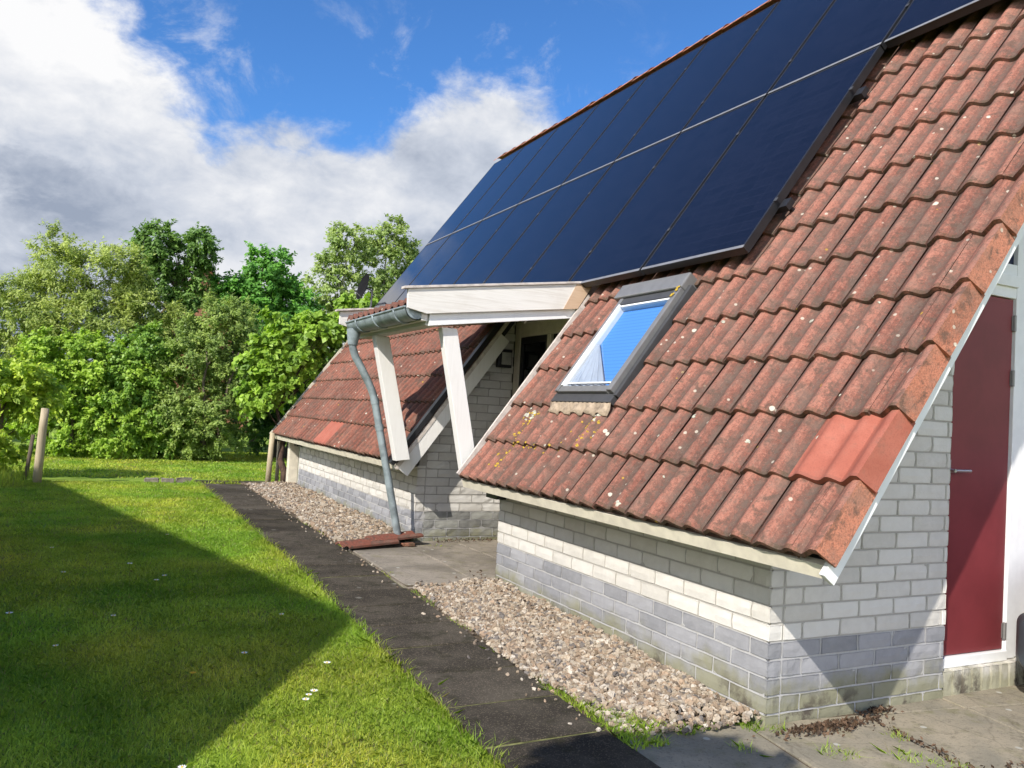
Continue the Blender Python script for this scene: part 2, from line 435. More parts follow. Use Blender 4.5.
# gravel beds: earth sheet + real stones
def bed_h(x, y): return gz(y)+.008+.035*max(0, min(1, (x-2.55)/.8))**1.2
mb = MB()
for (y0, y1) in ((3.52, 6.76), (9.02, 15.6)):
    N = 12
    for k in range(N):
        for i in range(6):
            a, b = y0+(y1-y0)*k/N, y0+(y1-y0)*(k+1)/N; c, d = 2.5+.95*i/6, 2.5+.95*(i+1)/6
            mb.quad((c, a, bed_h(c, a)-.004), (d, a, bed_h(d, a)-.004), (d, b, bed_h(d, b)-.004), (c, b, bed_h(c, b)-.004))
tag(mb.build('gravel_bed', M['soil']), kind='structure')

def stones(xyz, size):
    """squashed irregular octahedra, 8 triangles each"""
    n = len(xyz)
    base = np.array([(1, 0, 0), (-1, 0, 0), (0, 1, 0), (0, -1, 0), (0, 0, 1), (0, 0, -1)], float)
    base = np.concatenate([base, np.array([(1, 1, 1), (1, 1, -1), (1, -1, 1), (1, -1, -1), (-1, 1, 1), (-1, 1, -1), (-1, -1, 1), (-1, -1, -1)])*.66])
    # hull faces of octahedron+cube (tetrakis style): for each cube corner three triangles to axis pairs -> 24 tris
    tri = []
    for ci in range(8):
        s = base[6+ci]
        ax = [0 if s[0] > 0 else 1, 2 if s[1] > 0 else 3, 4 if s[2] > 0 else 5]
        for a, b in ((0, 1), (1, 2), (2, 0)): tri.append((6+ci, ax[a], ax[b]))
    tri = np.array(tri)
    v = base[None]*(1+RNG.uniform(-.22, .22, (n, 14, 1)))
    v = v*np.stack([RNG.uniform(.75, 1.3, n), RNG.uniform(.6, 1, n), RNG.uniform(.4, .75, n)], 1)[:, None]
    q = RNG.normal(size=(n, 4)); q[:, 1:3] *= .45; q /= np.linalg.norm(q, axis=1, keepdims=True)
    w, x, y, z = q.T
    Rm = np.stack([np.stack([1-2*(y*y+z*z), 2*(x*y-z*w), 2*(x*z+y*w)], -1), np.stack([2*(x*y+z*w), 1-2*(x*x+z*z), 2*(y*z-x*w)], -1), np.stack([2*(x*z-y*w), 2*(y*z+x*w), 1-2*(x*x+y*y)], -1)], 1)
    v = np.einsum('nij,nkj->nki', Rm, v)*size[:, None, None]+xyz[:, None]
    return v[:, tri].reshape(-1, 3), len(tri)
pal = np.array([(.62, .53, .42), (.70, .62, .52), (.50, .40, .30), (.44, .34, .25), (.56, .46, .36), (.78, .72, .64), (.33, .27, .22), (.56, .42, .31), (.27, .25, .24), (.66, .58, .48)])
P = []; S = []
def bedpts(n, x0, x1, y0, y1, s0, s1, lay):
    x = RNG.uniform(x0, x1, n); y = RNG.uniform(y0, y1, n)
    wob = .05*np.sin(y*2.3)+.04*np.sin(y*5.1)
    keep = (x > 2.53+wob*.6) & (RNG.random(n) < np.clip((y-3.50)/.35, 0, 1)+(x-2.5)*.4)
    x, y = x[keep], y[keep]
    h = gzv(y)+.008+.035*np.clip((x-2.55)/.8, 0, 1)**1.2+.018*np.sin(x*9+y*4)*np.sin(y*6.3)
    s = RNG.uniform(s0, s1, len(x))*RNG.choice([.65, .9, 1, 1.5], len(x))
    P.append(np.stack([x, y, h+s*.3+RNG.uniform(0, lay, len(x))], 1)); S.append(s)
bedpts(15500, 2.5, 3.39, 3.42, 6.72, .0115, .0195, .012)
bedpts(14000, 2.5, 3.39, 9.03, 15.5, .014, .024, .015)
# strays on path and terrace
n = 160; y = RNG.uniform(3.6, 15, n); x = 2.51-np.abs(RNG.normal(0, .07, n)); P.append(np.stack([x, y, gzv(y)+.018], 1)); S.append(RNG.uniform(.008, .016, n))
n = 60; x = RNG.uniform(2.6, 3.4, n); y = 6.72+np.abs(RNG.normal(0, .1, n)); P.append(np.stack([x, y, gzv(y)+.03], 1)); S.append(RNG.uniform(.01, .018, n))
P = np.concatenate(P); S = np.concatenate(S)
vv, k = stones(P, S)
cc = np.repeat(np.clip(pal[RNG.integers(0, len(pal), len(P))]*RNG.uniform(.62, 1.0, (len(P), 1))*np.array([.72, .69, .64]), 0, .85), k, 0)
tag(np_mesh('gravel', vv, 3, M['stone'], cc), 'warm tan pebble gravel in strips along the white brick wall', 'gravel', kind='stuff')

# ------------------------------------------------------------------ grass
def proj(p):
    CAMR = V(.88977603, -.45282612, .05698357); CAMU = V(-.06842943, -.00891983, .99761608); CAMF = V(.45123834, .89155423, .03892329)
    d = p-V(0, 0, 1.62); z = d@CAMF
    return 512+823.2*(d@CAMR)/z, 384-823.2*(d@CAMU)/z, z
def blades(x, y, z, h, w, col, lean=.5):
    n = len(x); a = RNG.uniform(0, 2*math.pi, n); t = RNG.uniform(0, 2*math.pi, n); l = np.abs(RNG.normal(0, lean, n))*h
    b = np.stack([x, y, z], 1); sd = np.stack([np.cos(a), np.sin(a), np.zeros(n)], 1)*w[:, None]
    ld = np.stack([np.cos(t), np.sin(t), np.zeros(n)], 1)*l[:, None]
    up = np.zeros((n, 3)); up[:, 2] = h
    m = b+ld*.35+up*.6
    q = np.stack([b-sd, b+sd, m+sd*.75, b+ld+up*.98, m-sd*.75], 1)
    return q.reshape(-1, 3), col
def grass_cols(x, y, n):
    pt = np.array([noise.noise(Vector((float(a)*.9, float(b)*.9, 0)))*.5+.5*noise.noise(Vector((float(a)*3.1, float(b)*3.1, 5))) for a, b in zip(x[:n], y[:n])])
    f = np.clip(.5+pt*.9+RNG.normal(0, .22, n), 0, 1)[:, None]
    c = np.array([(.19, .29, .026)])*(1-f)+np.array([(.51, .60, .09)])*f
    yl = np.array([noise.noise(Vector((float(a)*.55+9, float(b)*.55, 2)))*.6+.4*noise.noise(Vector((float(a)*1.7, float(b)*1.7, 8))) for a, b in zip(x[:n], y[:n])])
    c = c*(1+np.clip(yl, -.3, .5)[:, None]*np.array([.9, .25, .6]))
    dry = RNG.random(n) < .06+.22*np.clip(yl, 0, .5)
    c[dry] = np.array([.30, .27, .12])*RNG.uniform(.7, 1.1, (dry.sum(), 1))
    return c
def noise_ok(x, y, s, t): return np.array([noise.noise(Vector((float(a)*s, float(b)*s, 3.3))) > t for a, b in zip(x, y)], bool)
GV = []; GC = []
def lawn_patch(n, x0, x1, y0, y1, h0, h1, w0, w1, cond=None, lean=.5):
    x = RNG.uniform(x0, x1, n); y = RNG.uniform(y0, y1, n)
    u, v, z = proj(np.stack([x, y, gzv(y)], 1))
    k = (z > .5) & (u > -140) & (u < 1160) & (v < 860)
    if cond is not None: k &= cond(x, y)
    x, y = x[k], y[k]; m = len(x)
    hv, _ = blades(x, y, gzv(y)-.02, RNG.uniform(h0, h1, m), RNG.uniform(w0, w1, m), None, lean)
    GV.append(hv); GC.append(grass_cols(x, y, m))
edge = lambda x, y: x < PX0+.02+.035*np.sin(y*3.7)+.025*np.sin(y*9.1+1)+.012*np.sin(y*23)
lawn_patch(190000, -2.6, 1.9, 2.9, 6.0, .016, .034, .0013, .0026, edge, 1.0)
lawn_patch(130000, -3.2, 1.9, 6.0, 10.0, .016, .036, .0024, .0045, edge, 1.0)
lawn_patch(90000, -4.5, 1.9, 10.0, 15.9, .018, .038, .004, .007, edge, 1.0)
lawn_patch(70000, -6, 9, 16.7, 25.5, .02, .045, .007, .013, None, 1.0)
lawn_patch(9000, 1.72, 1.88, 2.9, 15.5, .03, .075, .0015, .003, lambda x, y: RNG.random(len(x)) < .8*np.exp(-((x-1.79)/.05)**2), .9)
# tufts by the path, in joints, by the pole and by the walls
lawn_patch(4200, 2.50, 2.92, 3.36, 4.4, .03, .08, .002, .0045, lambda x, y: (x-2.5) < .38*np.clip((4.3-y)/.9, 0, 1)*(.45+.55*np.sin(y*7+x*5)**2)+.02, .7)
lawn_patch(1800, 2.85, 3.3, 3.38, 3.75, .025, .07, .002, .004, lambda x, y: noise_ok(x, y, 6, .12), .7)
lawn_patch(700, 2.49, 2.56, 4.4, 7.4, .02, .06, .0018, .004, lambda x, y: noise_ok(x, y, 2.5, .15), .8)
lawn_patch(900, 2.47, 2.60, 8.2, 10.6, .02, .07, .003, .006, lambda x, y: noise_ok(x, y, 2.0, .1), .8)
lawn_patch(350, 3.20, 3.75, 8.55, 8.75, .02, .06, .002, .005, lambda x, y: (np.hypot((x-3.55)/.16, (y-8.62)/.07) < 1), 1.1)
lawn_patch(2200, -3.2, -.62, 14.6, 16.6, .10, .34, .003, .006, lambda x, y: (RNG.random(len(x)) < .9*np.clip((-.7-x)/.5, 0.05, 1)), .45)
lawn_patch(1500, 1.3, 3.2, PATH_END-.08, PATH_END+.7, .04, .1, .006, .01, lambda x, y: noise_ok(x, y, 2.2, .05), .7)
for j in range(24):     # in the path joints
    yy = 1.03+.52*j
    lawn_patch(90 if j not in (5, 6) else 260, PX0, PX1, yy-.008, yy+.008, .008, .026, .0016, .003, lambda x, y: noise_ok(x, y, 2.7, .1), 1.2)
x0, y0 = rp(-.3, 0); 
for (a, b, r_, c) in ((3.98, 3.02, .04, 60), (3.80, 2.80, .09, 140), (3.42, 3.34, .05, 70), (3.47, 2.98, .08, 160), (3.9, 2.62, .1, 160), (3.30, 3.42, .06, 120), (3.05, 3.2, .05, 60), (5.75, 3.3, .04, 60)):
    lawn_patch(c, a-r_, a+r_, b-r_, b+r_, .02, .07, .0015, .003, None, 1.0)
gvv = np.concatenate(GV); gcc = np.concatenate(GC)
tag(np_mesh('grass', gvv, 5, M['grass_blade'], gcc), 'mown green lawn grass beside the dark slab path', 'grass', kind='stuff')

# dead leaf litter at the wall foot
n = 1300
st = RNG.random(250)**1.3*2.2; sx_ = RNG.normal(0, .022, 250); st2 = RNG.random(150)*2.3-.5; sy_ = RNG.normal(-.78, .016, 150)
sq = np.array([rp(a, -b) for a, b in zip(sx_, st)]+[rp(a, b) for a, b in zip(st2, sy_)])
lx = np.concatenate([sq[:, 0], RNG.normal(3.72, .17, 500), RNG.normal(4.22, .06, 110), RNG.uniform(3.2, 3.38, 160), RNG.uniform(3.6, 4.4, 130)])
ly = np.concatenate([sq[:, 1], 3.30-np.abs(RNG.normal(0, .055, 500)), 3.37-np.abs(RNG.normal(0, .03, 110)), RNG.uniform(4.0, 7.1, 160), RNG.normal(8.86, .04, 130)])
lz = gzv(ly)+.012+RNG.uniform(0, .025, n)+np.where((lx < 3.4) & (ly > 3.5) & (ly < 7.2), .035, 0)+np.where(ly > 7.2, .02, 0)
aa = RNG.normal(size=(n, 3)); aa /= np.linalg.norm(aa, axis=1, keepdims=True); bb = np.cross(aa, RNG.normal(size=(n, 3))); bb /= np.linalg.norm(bb, axis=1, keepdims=True)
sz = RNG.uniform(.008, .02, n)[:, None]; c0 = np.stack([lx, ly, lz], 1)
vv = np.stack([c0-aa*sz, c0-bb*sz*.5, c0+aa*sz, c0+bb*sz*.5], 1).reshape(-1, 3)
cc = np.array([(.06, .035, .02)])*RNG.uniform(.5, 2.2, (n, 1))
tag(np_mesh('leaf_litter', vv, 4, M['stone'], cc), 'brown dead leaf litter heaped at the foot of the brick wall', 'leaf litter', kind='stuff')

# ------------------------------------------------------------------ the bungalow
house = thing('bungalow', 'white brick bungalow with steep red tiled roof and maroon side door', 'house', (3.395, 3.41, 0))

CH, BL = .0988, .30
def rough_pt(p, amp):
    q = Vector((p[0]*13+3, p[1]*13, p[2]*17)); q2 = Vector((p[0]*41, p[1]*41+7, p[2]*41))
    a = noise.noise_vector(q)*.75+noise.noise_vector(q2)*.45
    return V(p[0]+a.x*amp, p[1]+a.y*amp, p[2]+a.z*amp*.45)
def brick(mb, lo, hi, mi, amp=.008, nx=3, ny=3, nz=2):
    lo = V(*lo); hi = V(*hi); rnd = (random.random(), random.random(), random.random())
    nn = (nx, ny, nz)
    def grid(ax, val):
        a, b = [i for i in range(3) if i != ax]
        n0 = len(mb.v); na, nb = nn[a], nn[b]
        for i in range(na+1):
            for j in range(nb+1):
                p = V(0, 0, 0); p[ax] = val; p[a] = lo[a]+(hi[a]-lo[a])*i/na; p[b] = lo[b]+(hi[b]-lo[b])*j/nb
                q = rough_pt(p, amp)
                for k in range(3):           # chamfer: pull rim verts in
                    pass
                rim = (i in (0, na))+(j in (0, nb))
                if rim: q[ax] += (.0022 if val == lo[ax] else -.0022)*rim
                mb.v.append(tuple(q))
        for i in range(na):
            for j in range(nb):
                f = [n0+i*(nb+1)+j, n0+(i+1)*(nb+1)+j, n0+(i+1)*(nb+1)+j+1, n0+i*(nb+1)+j+1]
                flip = (val == lo[ax]) != (ax == 1)
                mb.face(f[::-1] if flip else f, mi, rnd)
    for ax in range(3):
        grid(ax, lo[ax]); grid(ax, hi[ax])

def rake_z(x, o=-.10):
    """height of the roof underside above x"""
    return RP0[2]+(x-RP0[0])*math.tan(TH)+o/math.cos(TH)
def wing_walls(name, yg, yend, xg, kband_dark=False, gable=True, ztop_side=.985, amp=.0055):
    mb = MB(); J = .011; D = .10
    X0 = 3.395
    # mortar cores
    mb.box((X0+.0055, yg+.02, -.08), (X0+.16, yend-.01, ztop_side), 2)
    gm = [(X0+.02, -.08), (xg-.004, -.08), (xg-.004, rake_z(xg)), (X0+.02, rake_z(X0+.02))]
    mb.prism([(x, yg+.0055, z) for x, z in gm], (0, .12, 0), 2)
    krow0 = -5
    for k in range(krow0, 34):
        z0 = .462+k*CH; z1 = z0+CH-J
        mi = 0 if k >= 0 else 1
        mg = mi if not (kband_dark and mi == 1) else 3
        # side wall (faces -X)
        if z0 < ztop_side-.02:
            y = yg if k % 2 == 0 else yg
            L = BL if k % 2 == 0 else .148
            while y < yend-.03:
                y1 = min(y+L-J, yend)
                brick(mb, (X0, y, z0), (X0+D, y1, min(z1, ztop_side)), mi, amp, 2, 4 if y < 9 else 2, 2)
                y += L; L = BL
        # gable wall (faces -Y)
        x = X0+D+J if k % 2 == 0 else X0+D+J
        L = .148+.0 if k % 2 == 0 else BL
        while x < xg-.03:
            x1 = min(x+L-J, xg+random.uniform(-.004, .006))
            zt = min(z1, rake_z(max(x, X0)))
            if zt > z0+.012:
                brick(mb, (x, yg, z0), (x1, yg+D, zt), mg, amp, 4, 2, 2)
            elif rake_z(x1) > z0+.03:
                brick(mb, ((x+x1)/2, yg, z0), (x1, yg+D, min(z1, rake_z((x+x1)/2)+.01)), mg, .006, 3, 2, 2)
            x += L; L = BL
    return mb.build(name, [M['white_brick'], M['grey_brick'], M['mortar'], M['dark_brick']], house)
w1 = wing_walls('wall', 3.41, 6.83, 4.885)
tag(w1, 'pale split-face brick wall with a grey brick band along its foot')
w2 = wing_walls('wall', 9.0, 15.05, 4.56, True, amp=.008)
# plain remaining walls: back of near wing to the terrace, wall behind the terrace, door wall, far gable
mb = MB(); mb.prism([(3.41, 6.83, -.05), (4.56, 6.83, -.05), (4.56, 6.83, rake_z(4.56)), (3.41, 6.83, rake_z(3.41))], (0, -.08, 0), 0); mb.build('wall', M['white_brick'], house)
mb = MB(); mb.prism([(3.41, 15.05, -.05), (7.3, 15.05, -.05), (7.3, 15.05, rake_z(7.3, -.15)), (3.41, 15.05, rake_z(3.41, -.15))], (0, .1, 0), 0); mb.build('wall', M['white_brick'], house)
mb = MB(); mb.box((4.60, 6.84, -.05), (4.75, 7.12, 2.9), 0); mb.build('wall', M['white_brick'], house)
mb = MB(); mb.prism([(5.60, 3.52, -.05), (11.3, 3.52, -.05), (11.3, 3.52, 1.2), (7.4, 3.52, 6.6), (5.60, 3.52, rake_z(5.60))], (0, .12, 0), 0); mb.build('wall', M['white_brick'], house)
mb = MB(); mb.prism([(4.88, 3.56, 2.95), (5.6, 3.56, 2.95), (5.6, 3.56, rake_z(5.6)), (4.88, 3.56, max(2.96, rake_z(4.88)))], (0, .08, 0), 0); mb.build('wall', M['white_brick'], house)

# soldier course under the door
mb = MB(); x = 4.905
while x < 5.9:
    brick(mb, (x, 3.425, -.05), (x+.088, 3.53, .160), 0, .007, 2, 2, 3); x += .098
mb.box((4.9, 3.44, -.06), (5.9, 3.54, .155), 1)
mb.build('door_step', [M['white_brick'], M['mortar']], house)

# door
dr = MB(); dr.box((4.86, 3.500, .232), (5.615, 3.545, 2.618))
door = dr.build('door', M['door'], house, bevel=.003)
hb = MB(); hb.tube([(4.985, 3.50, 1.43), (4.985, 3.445, 1.43)], .013, 10); hb.tube([(4.985, 3.447, 1.43), (5.13, 3.442, 1.432)], .011, 10)
hb.box((4.965, 3.494, 1.36), (5.005, 3.501, 1.50))
hb.build('handle', M['steel'], door, auto=40)
for z in (.30, 2.02, 2.40):
    hg = MB(); hg.tube([(5.622, 3.490, z), (5.622, 3.490, z+.11)], .012, 8); hg.box((5.600, 3.494, z+.005), (5.645, 3.499, z+.105))
    hg.build('hinge', M['hinge'], door)
fr = MB()
fr.box((5.63, 3.485, .165), (5.73, 3.57, 3.4)); fr.box((4.85, 3.470, .160), (5.628, 3.57, .226)); fr.box((4.85, 3.487, 2.624), (5.628, 3.57, 2.86))
fr.box((4.80, 3.53, .10), (4.856, 3.58, 2.7)); fr.box((4.9, 3.467, 2.70), (5.628, 3.486, 2.78))
fr.box((5.732, 3.50, .165), (6.9, 3.56, 2.9))
door_frame = fr.build('door_frame', M['white_paint'], house, bevel=.004)
tp = MB(); tp.box((5.05, 3.515, 2.863), (5.628, 3.53, 3.4)); tp.build('transom_pane', M['blue_pane'], door_frame)

# ---------------------------------------------------------------- roof tiles
TW, WV = .375, .1875
YV0, YN1, YF0, YF1 = 2.70, 6.98, 8.72, 15.80; YE = 15.62
def row_s(k): return .415*k+.0022*k*k
SKY = (5.23, 6.22, .80, 2.16)
NROW = 17; SMAX = 7.30
def wave(u):
    t = (u/WV-.47) % 1.0
    c = .5+.5*math.cos(2*math.pi*t)
    return c**1.1
def tile_rows(mb, y0, y1, k0, k1, skip=None, verge0=False, end=False, mi=0, res=9, skipf=None, joff=0.):
    """courses of interlocking double-roll tiles; joints at YV0+.51+n*TW"""
    base = 3.205+joff
    n0 = math.floor((y0-base)/TW+1e-6); n1 = math.ceil((y1-base)/TW-1e-6)
    for k in range(k0, k1):
        s0 = row_s(k)-.0; s1 = min(SMAX, row_s(k+1)+.05)
        for n in range(n0, n1):
            a, b = max(y0, base+n*TW), min(y1, base+(n+1)*TW)
            if b-a < .02: continue
            mid = (a+b)/2
            if skipf and skipf(mid, k): continue
            rnd = random.random(); dt = random.uniform(-.004, .004); lift = random.uniform(0, .006); sl = random.uniform(-.006, .006)
            cells = [(a, b)]
            if skip and a < skip[1] and b > skip[0] and row_s(k) < skip[3]-.05 and row_s(k+1) > skip[2]+.05:
                cells = []
                if a < skip[0]: cells.append((a, skip[0]))
                if b > skip[1]: cells.append((skip[1], b))
            for (ca, cb) in cells:
                nu = max(2, int(round((cb-ca)/WV*res))); ss = (0., .06, .5, 1.)
                nb0 = len(mb.v)
                us = [ca+.0015+(cb-ca-.003)*i/nu for i in range(nu+1)]
                ws = [wave(u-base+.0) for u in us]
                # lip bottom, then top rows
                for si, sv in enumerate((-1,)+ss):
                    for i, u in enumerate(us):
                        if sv == -1: s, o = s0+sl, .002+.042*ws[i]+lift
                        else:
                            s = s0+sl+(s1-s0)*sv
                            o = .028+.044*ws[i]-.032*sv+lift*(1-sv)+dt*(u-mid)/TW
                            if sv == 0.: s += .004; o -= .003
                            # interlock groove at the joint
                            if i == nu: o -= .008
                        mb.v.append(tuple(RF(u, s, o)))
                W = nu+1
                for r in range(4):
                    for i in range(nu):
                        f = (nb0+r*W+i, nb0+(r+1)*W+i, nb0+(r+1)*W+i+1, nb0+r*W+i+1)
                        wv = (ws[i]+ws[i+1])/2
                        mb.face(f[::-1], mi if not callable(mi) else mi(k, n), (rnd, wv, (1., .93, .55, .1)[r]))
                # side closures
                for i in (0, nu):
                    q = len(mb.v); mb.v += [tuple(RF(us[i], s0, -.01)), tuple(RF(us[i], s1, -.03))]
                    mb.face((q, q+1, nb0+4*W+i, nb0+W+i), mi if not callable(mi) else mi(k, n), (rnd, .3, .5))
                # underside
                q = len(mb.v); mb.v += [tuple(RF(us[0], s0+.002, -.002)), tuple(RF(us[-1], s0+.002, -.002)), tuple(RF(us[-1], s1, -.036)), tuple(RF(us[0], s1, -.036))]
                mb.face((q, q+1, q+2, q+3), mi if not callable(mi) else mi(k, n), (rnd, 0, .5))

def smooth_top(o):
    o.data.polygons.foreach_set('use_smooth', np.ones(len(o.data.polygons), bool))
    e = o.modifiers.new('split', 'EDGE_SPLIT'); e.split_angle = math.radians(38)
mb = MB()
def porch_skip(y, k): return YN1-.05 < y < YF0+.05 and k < 6
mb_far = MB()
tile_rows(mb, 2.90, YN1, 0, 6, SKY, skipf=lambda y, k: (k == 1 and y < 3.2))
tile_rows(mb, 2.90, 8.9, 6, NROW, None)
roof = mb.build('roof', [M['tile']], house); smooth_top(roof)
tile_rows(mb_far, YF0, YF1, 0, 6, None, mi=lambda k, n: 1 if (k == 0 and n in (23, 24)) else 0, res=7)
tile_rows(mb_far, 8.9, YE, 6, NROW, None, res=6)
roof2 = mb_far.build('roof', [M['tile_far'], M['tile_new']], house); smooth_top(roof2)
tag(roof2, 'darker red tiled roof slope beyond the porch with one bright tile')
# one bright new verge tile and the other verge tiles with their folded-down flap
def verge_tile(mb, k, mi):
    s0, s1 = row_s(k)+random.uniform(-.008, .006), row_s(k+1)+.03
    Y1 = 2.90+(.305 if k == 1 else 0); Ya, Yb = YV0+.014, Y1-.002
    nu = 12 if k != 1 else 24
    us = [Ya+(Yb-Ya)*i/nu for i in range(nu+1)]
    rnd = random.random(); q0 = len(mb.v)
    def vw(u):
        w = wave(u-3.205)
        if u < 2.86: w = max(w, min(1.9, 1.9*(2.86-u)/.11))
        return w
    ws = [vw(u) for u in us]
    for si, sv in enumerate((-1, 0., .05, .5, 1.)):
        for i, u in enumerate(us):
            if sv == -1: s, o = s0, .000+.040*ws[i]+.006
            else:
                s = s0+(s1-s0)*sv+(.004 if sv == 0 else 0); o = .028+.042*ws[i]-.032*sv+.006
            mb.v.append(tuple(RF(u, s, o)))
    W = nu+1
    for r in range(4):
        for i in range(nu):
            mb.face((q0+r*W+i, q0+r*W+i+1, q0+(r+1)*W+i+1, q0+(r+1)*W+i), mi[0], (rnd, (ws[i]+ws[i+1])/2, (1., .93, .5, .1)[r]))
    # flap: slopes out and down to the barge board
    tp0 = [(s0-.0, .028+.042*ws[0]+.006), (s1, .028+.042*ws[0]-.026)]
    A = [RF(Ya, tp0[0][0]+.004, tp0[0][1]), RF(Ya, tp0[1][0], tp0[1][1]), RF(YV0+.012, s1, -.050), RF(YV0-.016, s0+.004, -.014)]
    B = [p+V(0, .018, 0)-RN*.012 for p in A]
    n = len(mb.v); mb.v += [tuple(p) for p in A+B]
    for f in ((0, 1, 2, 3), (7, 6, 5, 4), (0, 3, 7, 4), (1, 0, 4, 5), (3, 2, 6, 7), (2, 1, 5, 6)): mb.face([n+i for i in f], mi[1], (rnd*.6+.4, .8, .3))
    # lip closing
    n = len(mb.v); mb.v += [tuple(RF(Yb, s0, -.005)), tuple(RF(Yb, s1, -.03))]; mb.face((n, n+1, q0+4*W+nu, q0+W+nu), mi[0], (rnd, .3, .5))
mb = MB()
for k in range(0, NROW):
    verge_tile(mb, k, (0, 1) if k != 1 else (2, 2))
vt = mb.build('verge_tiles', [M['tile'], M['tile_verge'], M['tile_new']], roof); smooth_top(vt)
tag(vt, 'orange clay verge tiles, one of them new and bright')

# ridge caps
mb = MB(); sr = 7.33
ridge = RF(0, sr, .02); y = 2.7
while y < YE-.1:
    pts = []
    for i in range(9):
        a = math.radians(-62+124*i/8); pts.append((math.sin(a)*.16, math.cos(a)*.16-.08))
    lift = random.uniform(0, .012)
    q = len(mb.v)
    for (yy, ex) in ((y-.03, .018), (y-.03+.001, .0), (y+.42, 0.)):
        for (px, pz) in pts: mb.v.append((ridge[0]+px*(1+ex*3), yy, ridge[2]+pz*(1+ex*3)+lift+.02+(.02 if yy < y+.1 else 0)))
    rnd = random.random()
    for r in range(2):
        for i in range(8): mb.face((q+r*9+i, q+r*9+i+1, q+(r+1)*9+i+1, q+(r+1)*9+i), 0, (rnd, .8, .5))
    y += .42
rc = mb.build('ridge_caps', M['tile_verge'], roof)
# roof deck and the hidden other slope
mb = MB()
mb.rbox(YV0+.06, YN1-.02, .03, row_s(6), -.10, -.045); mb.rbox(YF0+.03, YF1-.03, .03, row_s(6), -.10, -.045)
mb.rbox(YV0+.06, YE-.05, row_s(6)+.002, SMAX-.03, -.10, -.045)
rx = ridge[0]
for a in (0,):
    p0 = V(rx+.01, 0, ridge[2]-.1); d = V(math.cos(TH), 0, -math.sin(TH)); L = 6.6; nrm = V(math.sin(TH), 0, math.cos(TH))
    mb.hexa([p0+V(0, 2.76, 0), p0+d*L+V(0, 2.76, 0), p0+d*L+V(0, YE-.05, 0), p0+V(0, YE-.05, 0)]+[q+nrm*.08 for q in (p0+V(0, 2.76, 0), p0+d*L+V(0, 2.76, 0), p0+d*L+V(0, YE-.05, 0), p0+V(0, YE-.05, 0))], 1)
mb.build('roof_deck', [M['dark'], M['far_roof']], house)
# barge boards
mb = MB()
mb.rbox(YV0+.024, YV0+.054, -.055, SMAX, -.100, -.012)
bb_near = mb.build('barge_board', M['white_paint'], house, bevel=.003); tag(bb_near, 'white barge board under the near verge')
mb = MB(); mb.rbox(YF0-.012, YF0+.02, -.045, 1.95, -.175, -.035)
mb.build('barge_board', M['white_wood_z'], house, bevel=.003)
mb = MB()
mb.rbox(YF0-.018, YF0-.002, -.06, 2.2, -.034, .012, 0); mb.rbox(YF0-.03, YF0+.06, -.05, 2.2, .03, .085, 1)
mb.build('verge_trim', [M['cap'], M['dark']], house)
mb = MB(); mb.rbox(YN1-.002, YN1+.026, .015, 2.25, -.03, .052, 0); mb.build('verge_trim', M['cap'], house)
mb = MB(); mb.rbox(YF1-.0, YF1+.03, -.03, 2.9, -.05, .07, 0); mb.build('verge_trim', M['cream_paint'], house)
# eave boards + soffits
for (a, b) in ((YV0+.055, YN1-.01), (YF0+.025, YF1-.02)):
    mb = MB()
    mb.hexa([(3.085, a, .945), (3.11, a, .942), (3.11, b, .942), (3.085, b, .945), (3.066, a, 1.012), (3.10, a, 1.03), (3.10, b, 1.03), (3.066, b, 1.012)])
    mb.box((3.111, 3.40 if a < 5 else 8.99, .953), (3.40, b, .972))
    mb.build('eave_board', M['cream_paint'], house)
for y0 in (6.70, 14.90):
    mb = MB(); mb.box((3.30, y0, .86), (3.40, y0+.22, .944)); mb.build('eave_bracket', M['dark'], house)
mb = MB(); mb.box((3.24, 15.20, .02), (3.42, 15.36, .942)); mb.build('corner_post', M['cream_paint'], house, bevel=.01)

# ---------------------------------------------------------------- roof window
rw = bpy.data.objects.new('roof_window', None); COL.objects.link(rw); rw.parent = house
def part(mb, name, mat, **k): return mb.build(name, mat, rw, **k)
ya, yb, sa, sb = 5.29, 6.16, .955, 2.03
mb = MB()
mb.rbox(ya, ya+.062, sa, sb, -.06, .118); mb.rbox(yb-.045, yb, sa, sb, -.06, .108)
mb.rbox(ya+.086, yb-.051, sa, sa+.06, -.06, .10)
part(mb, 'frame', M['win_grey'], bevel=.006)
mb = MB(); mb.rbox(ya-.05, ya-.002, sa-.02, sb+.06, -.06, .075); mb.rbox(yb+.002, yb+.045, sa-.02, sb, -.06, .055); mb.rbox(ya-.02, yb+.02, sa-.085, sa-.002, -.06, .07)
part(mb, 'flashing', M['win_dark'], bevel=.004)
mb = MB(); mb.rbox(ya-.0, yb+.10, sb+.002, sb+.165, -.03, .125); part(mb, 'top_cover', M['win_grey'], bevel=.012)
mb = MB(); mb.rbox(ya+.09, yb-.055, sb-.075, sb-.004, -.05, .10); part(mb, 'hood_shadow_bar', M['win_dark'])
mb = MB()   # white sash
mb.rbox(yb-.070, yb-.047, sa+.062, sb-.08, .02, .110); mb.rbox(ya+.09, yb-.071, sb-.10, sb-.08, .02, .095); mb.rbox(ya+.080, yb-.071, sa+.10, sa+.115, .062, .080)
part(mb, 'sash', M['white_paint'], bevel=.003)
mb = MB(); g0, g1, h0, h1 = ya+.077, yb-.071, sa+.062, sb-.101
mb.quad(RF(g0, h0, .074), RF(g0, h1, .074), RF(g1, h1, .074), RF(g1, h0, .074)); part(mb, 'pane', M['glass'])
mb = MB()
mb.quad(RF(g0, h0, .035), RF(g0, h1, .035), RF(g1, h1, .035), RF(g1, h0, .035)); part(mb, 'blind', M['blind'])
mb = MB()   # curtain gathered in the lower far corner
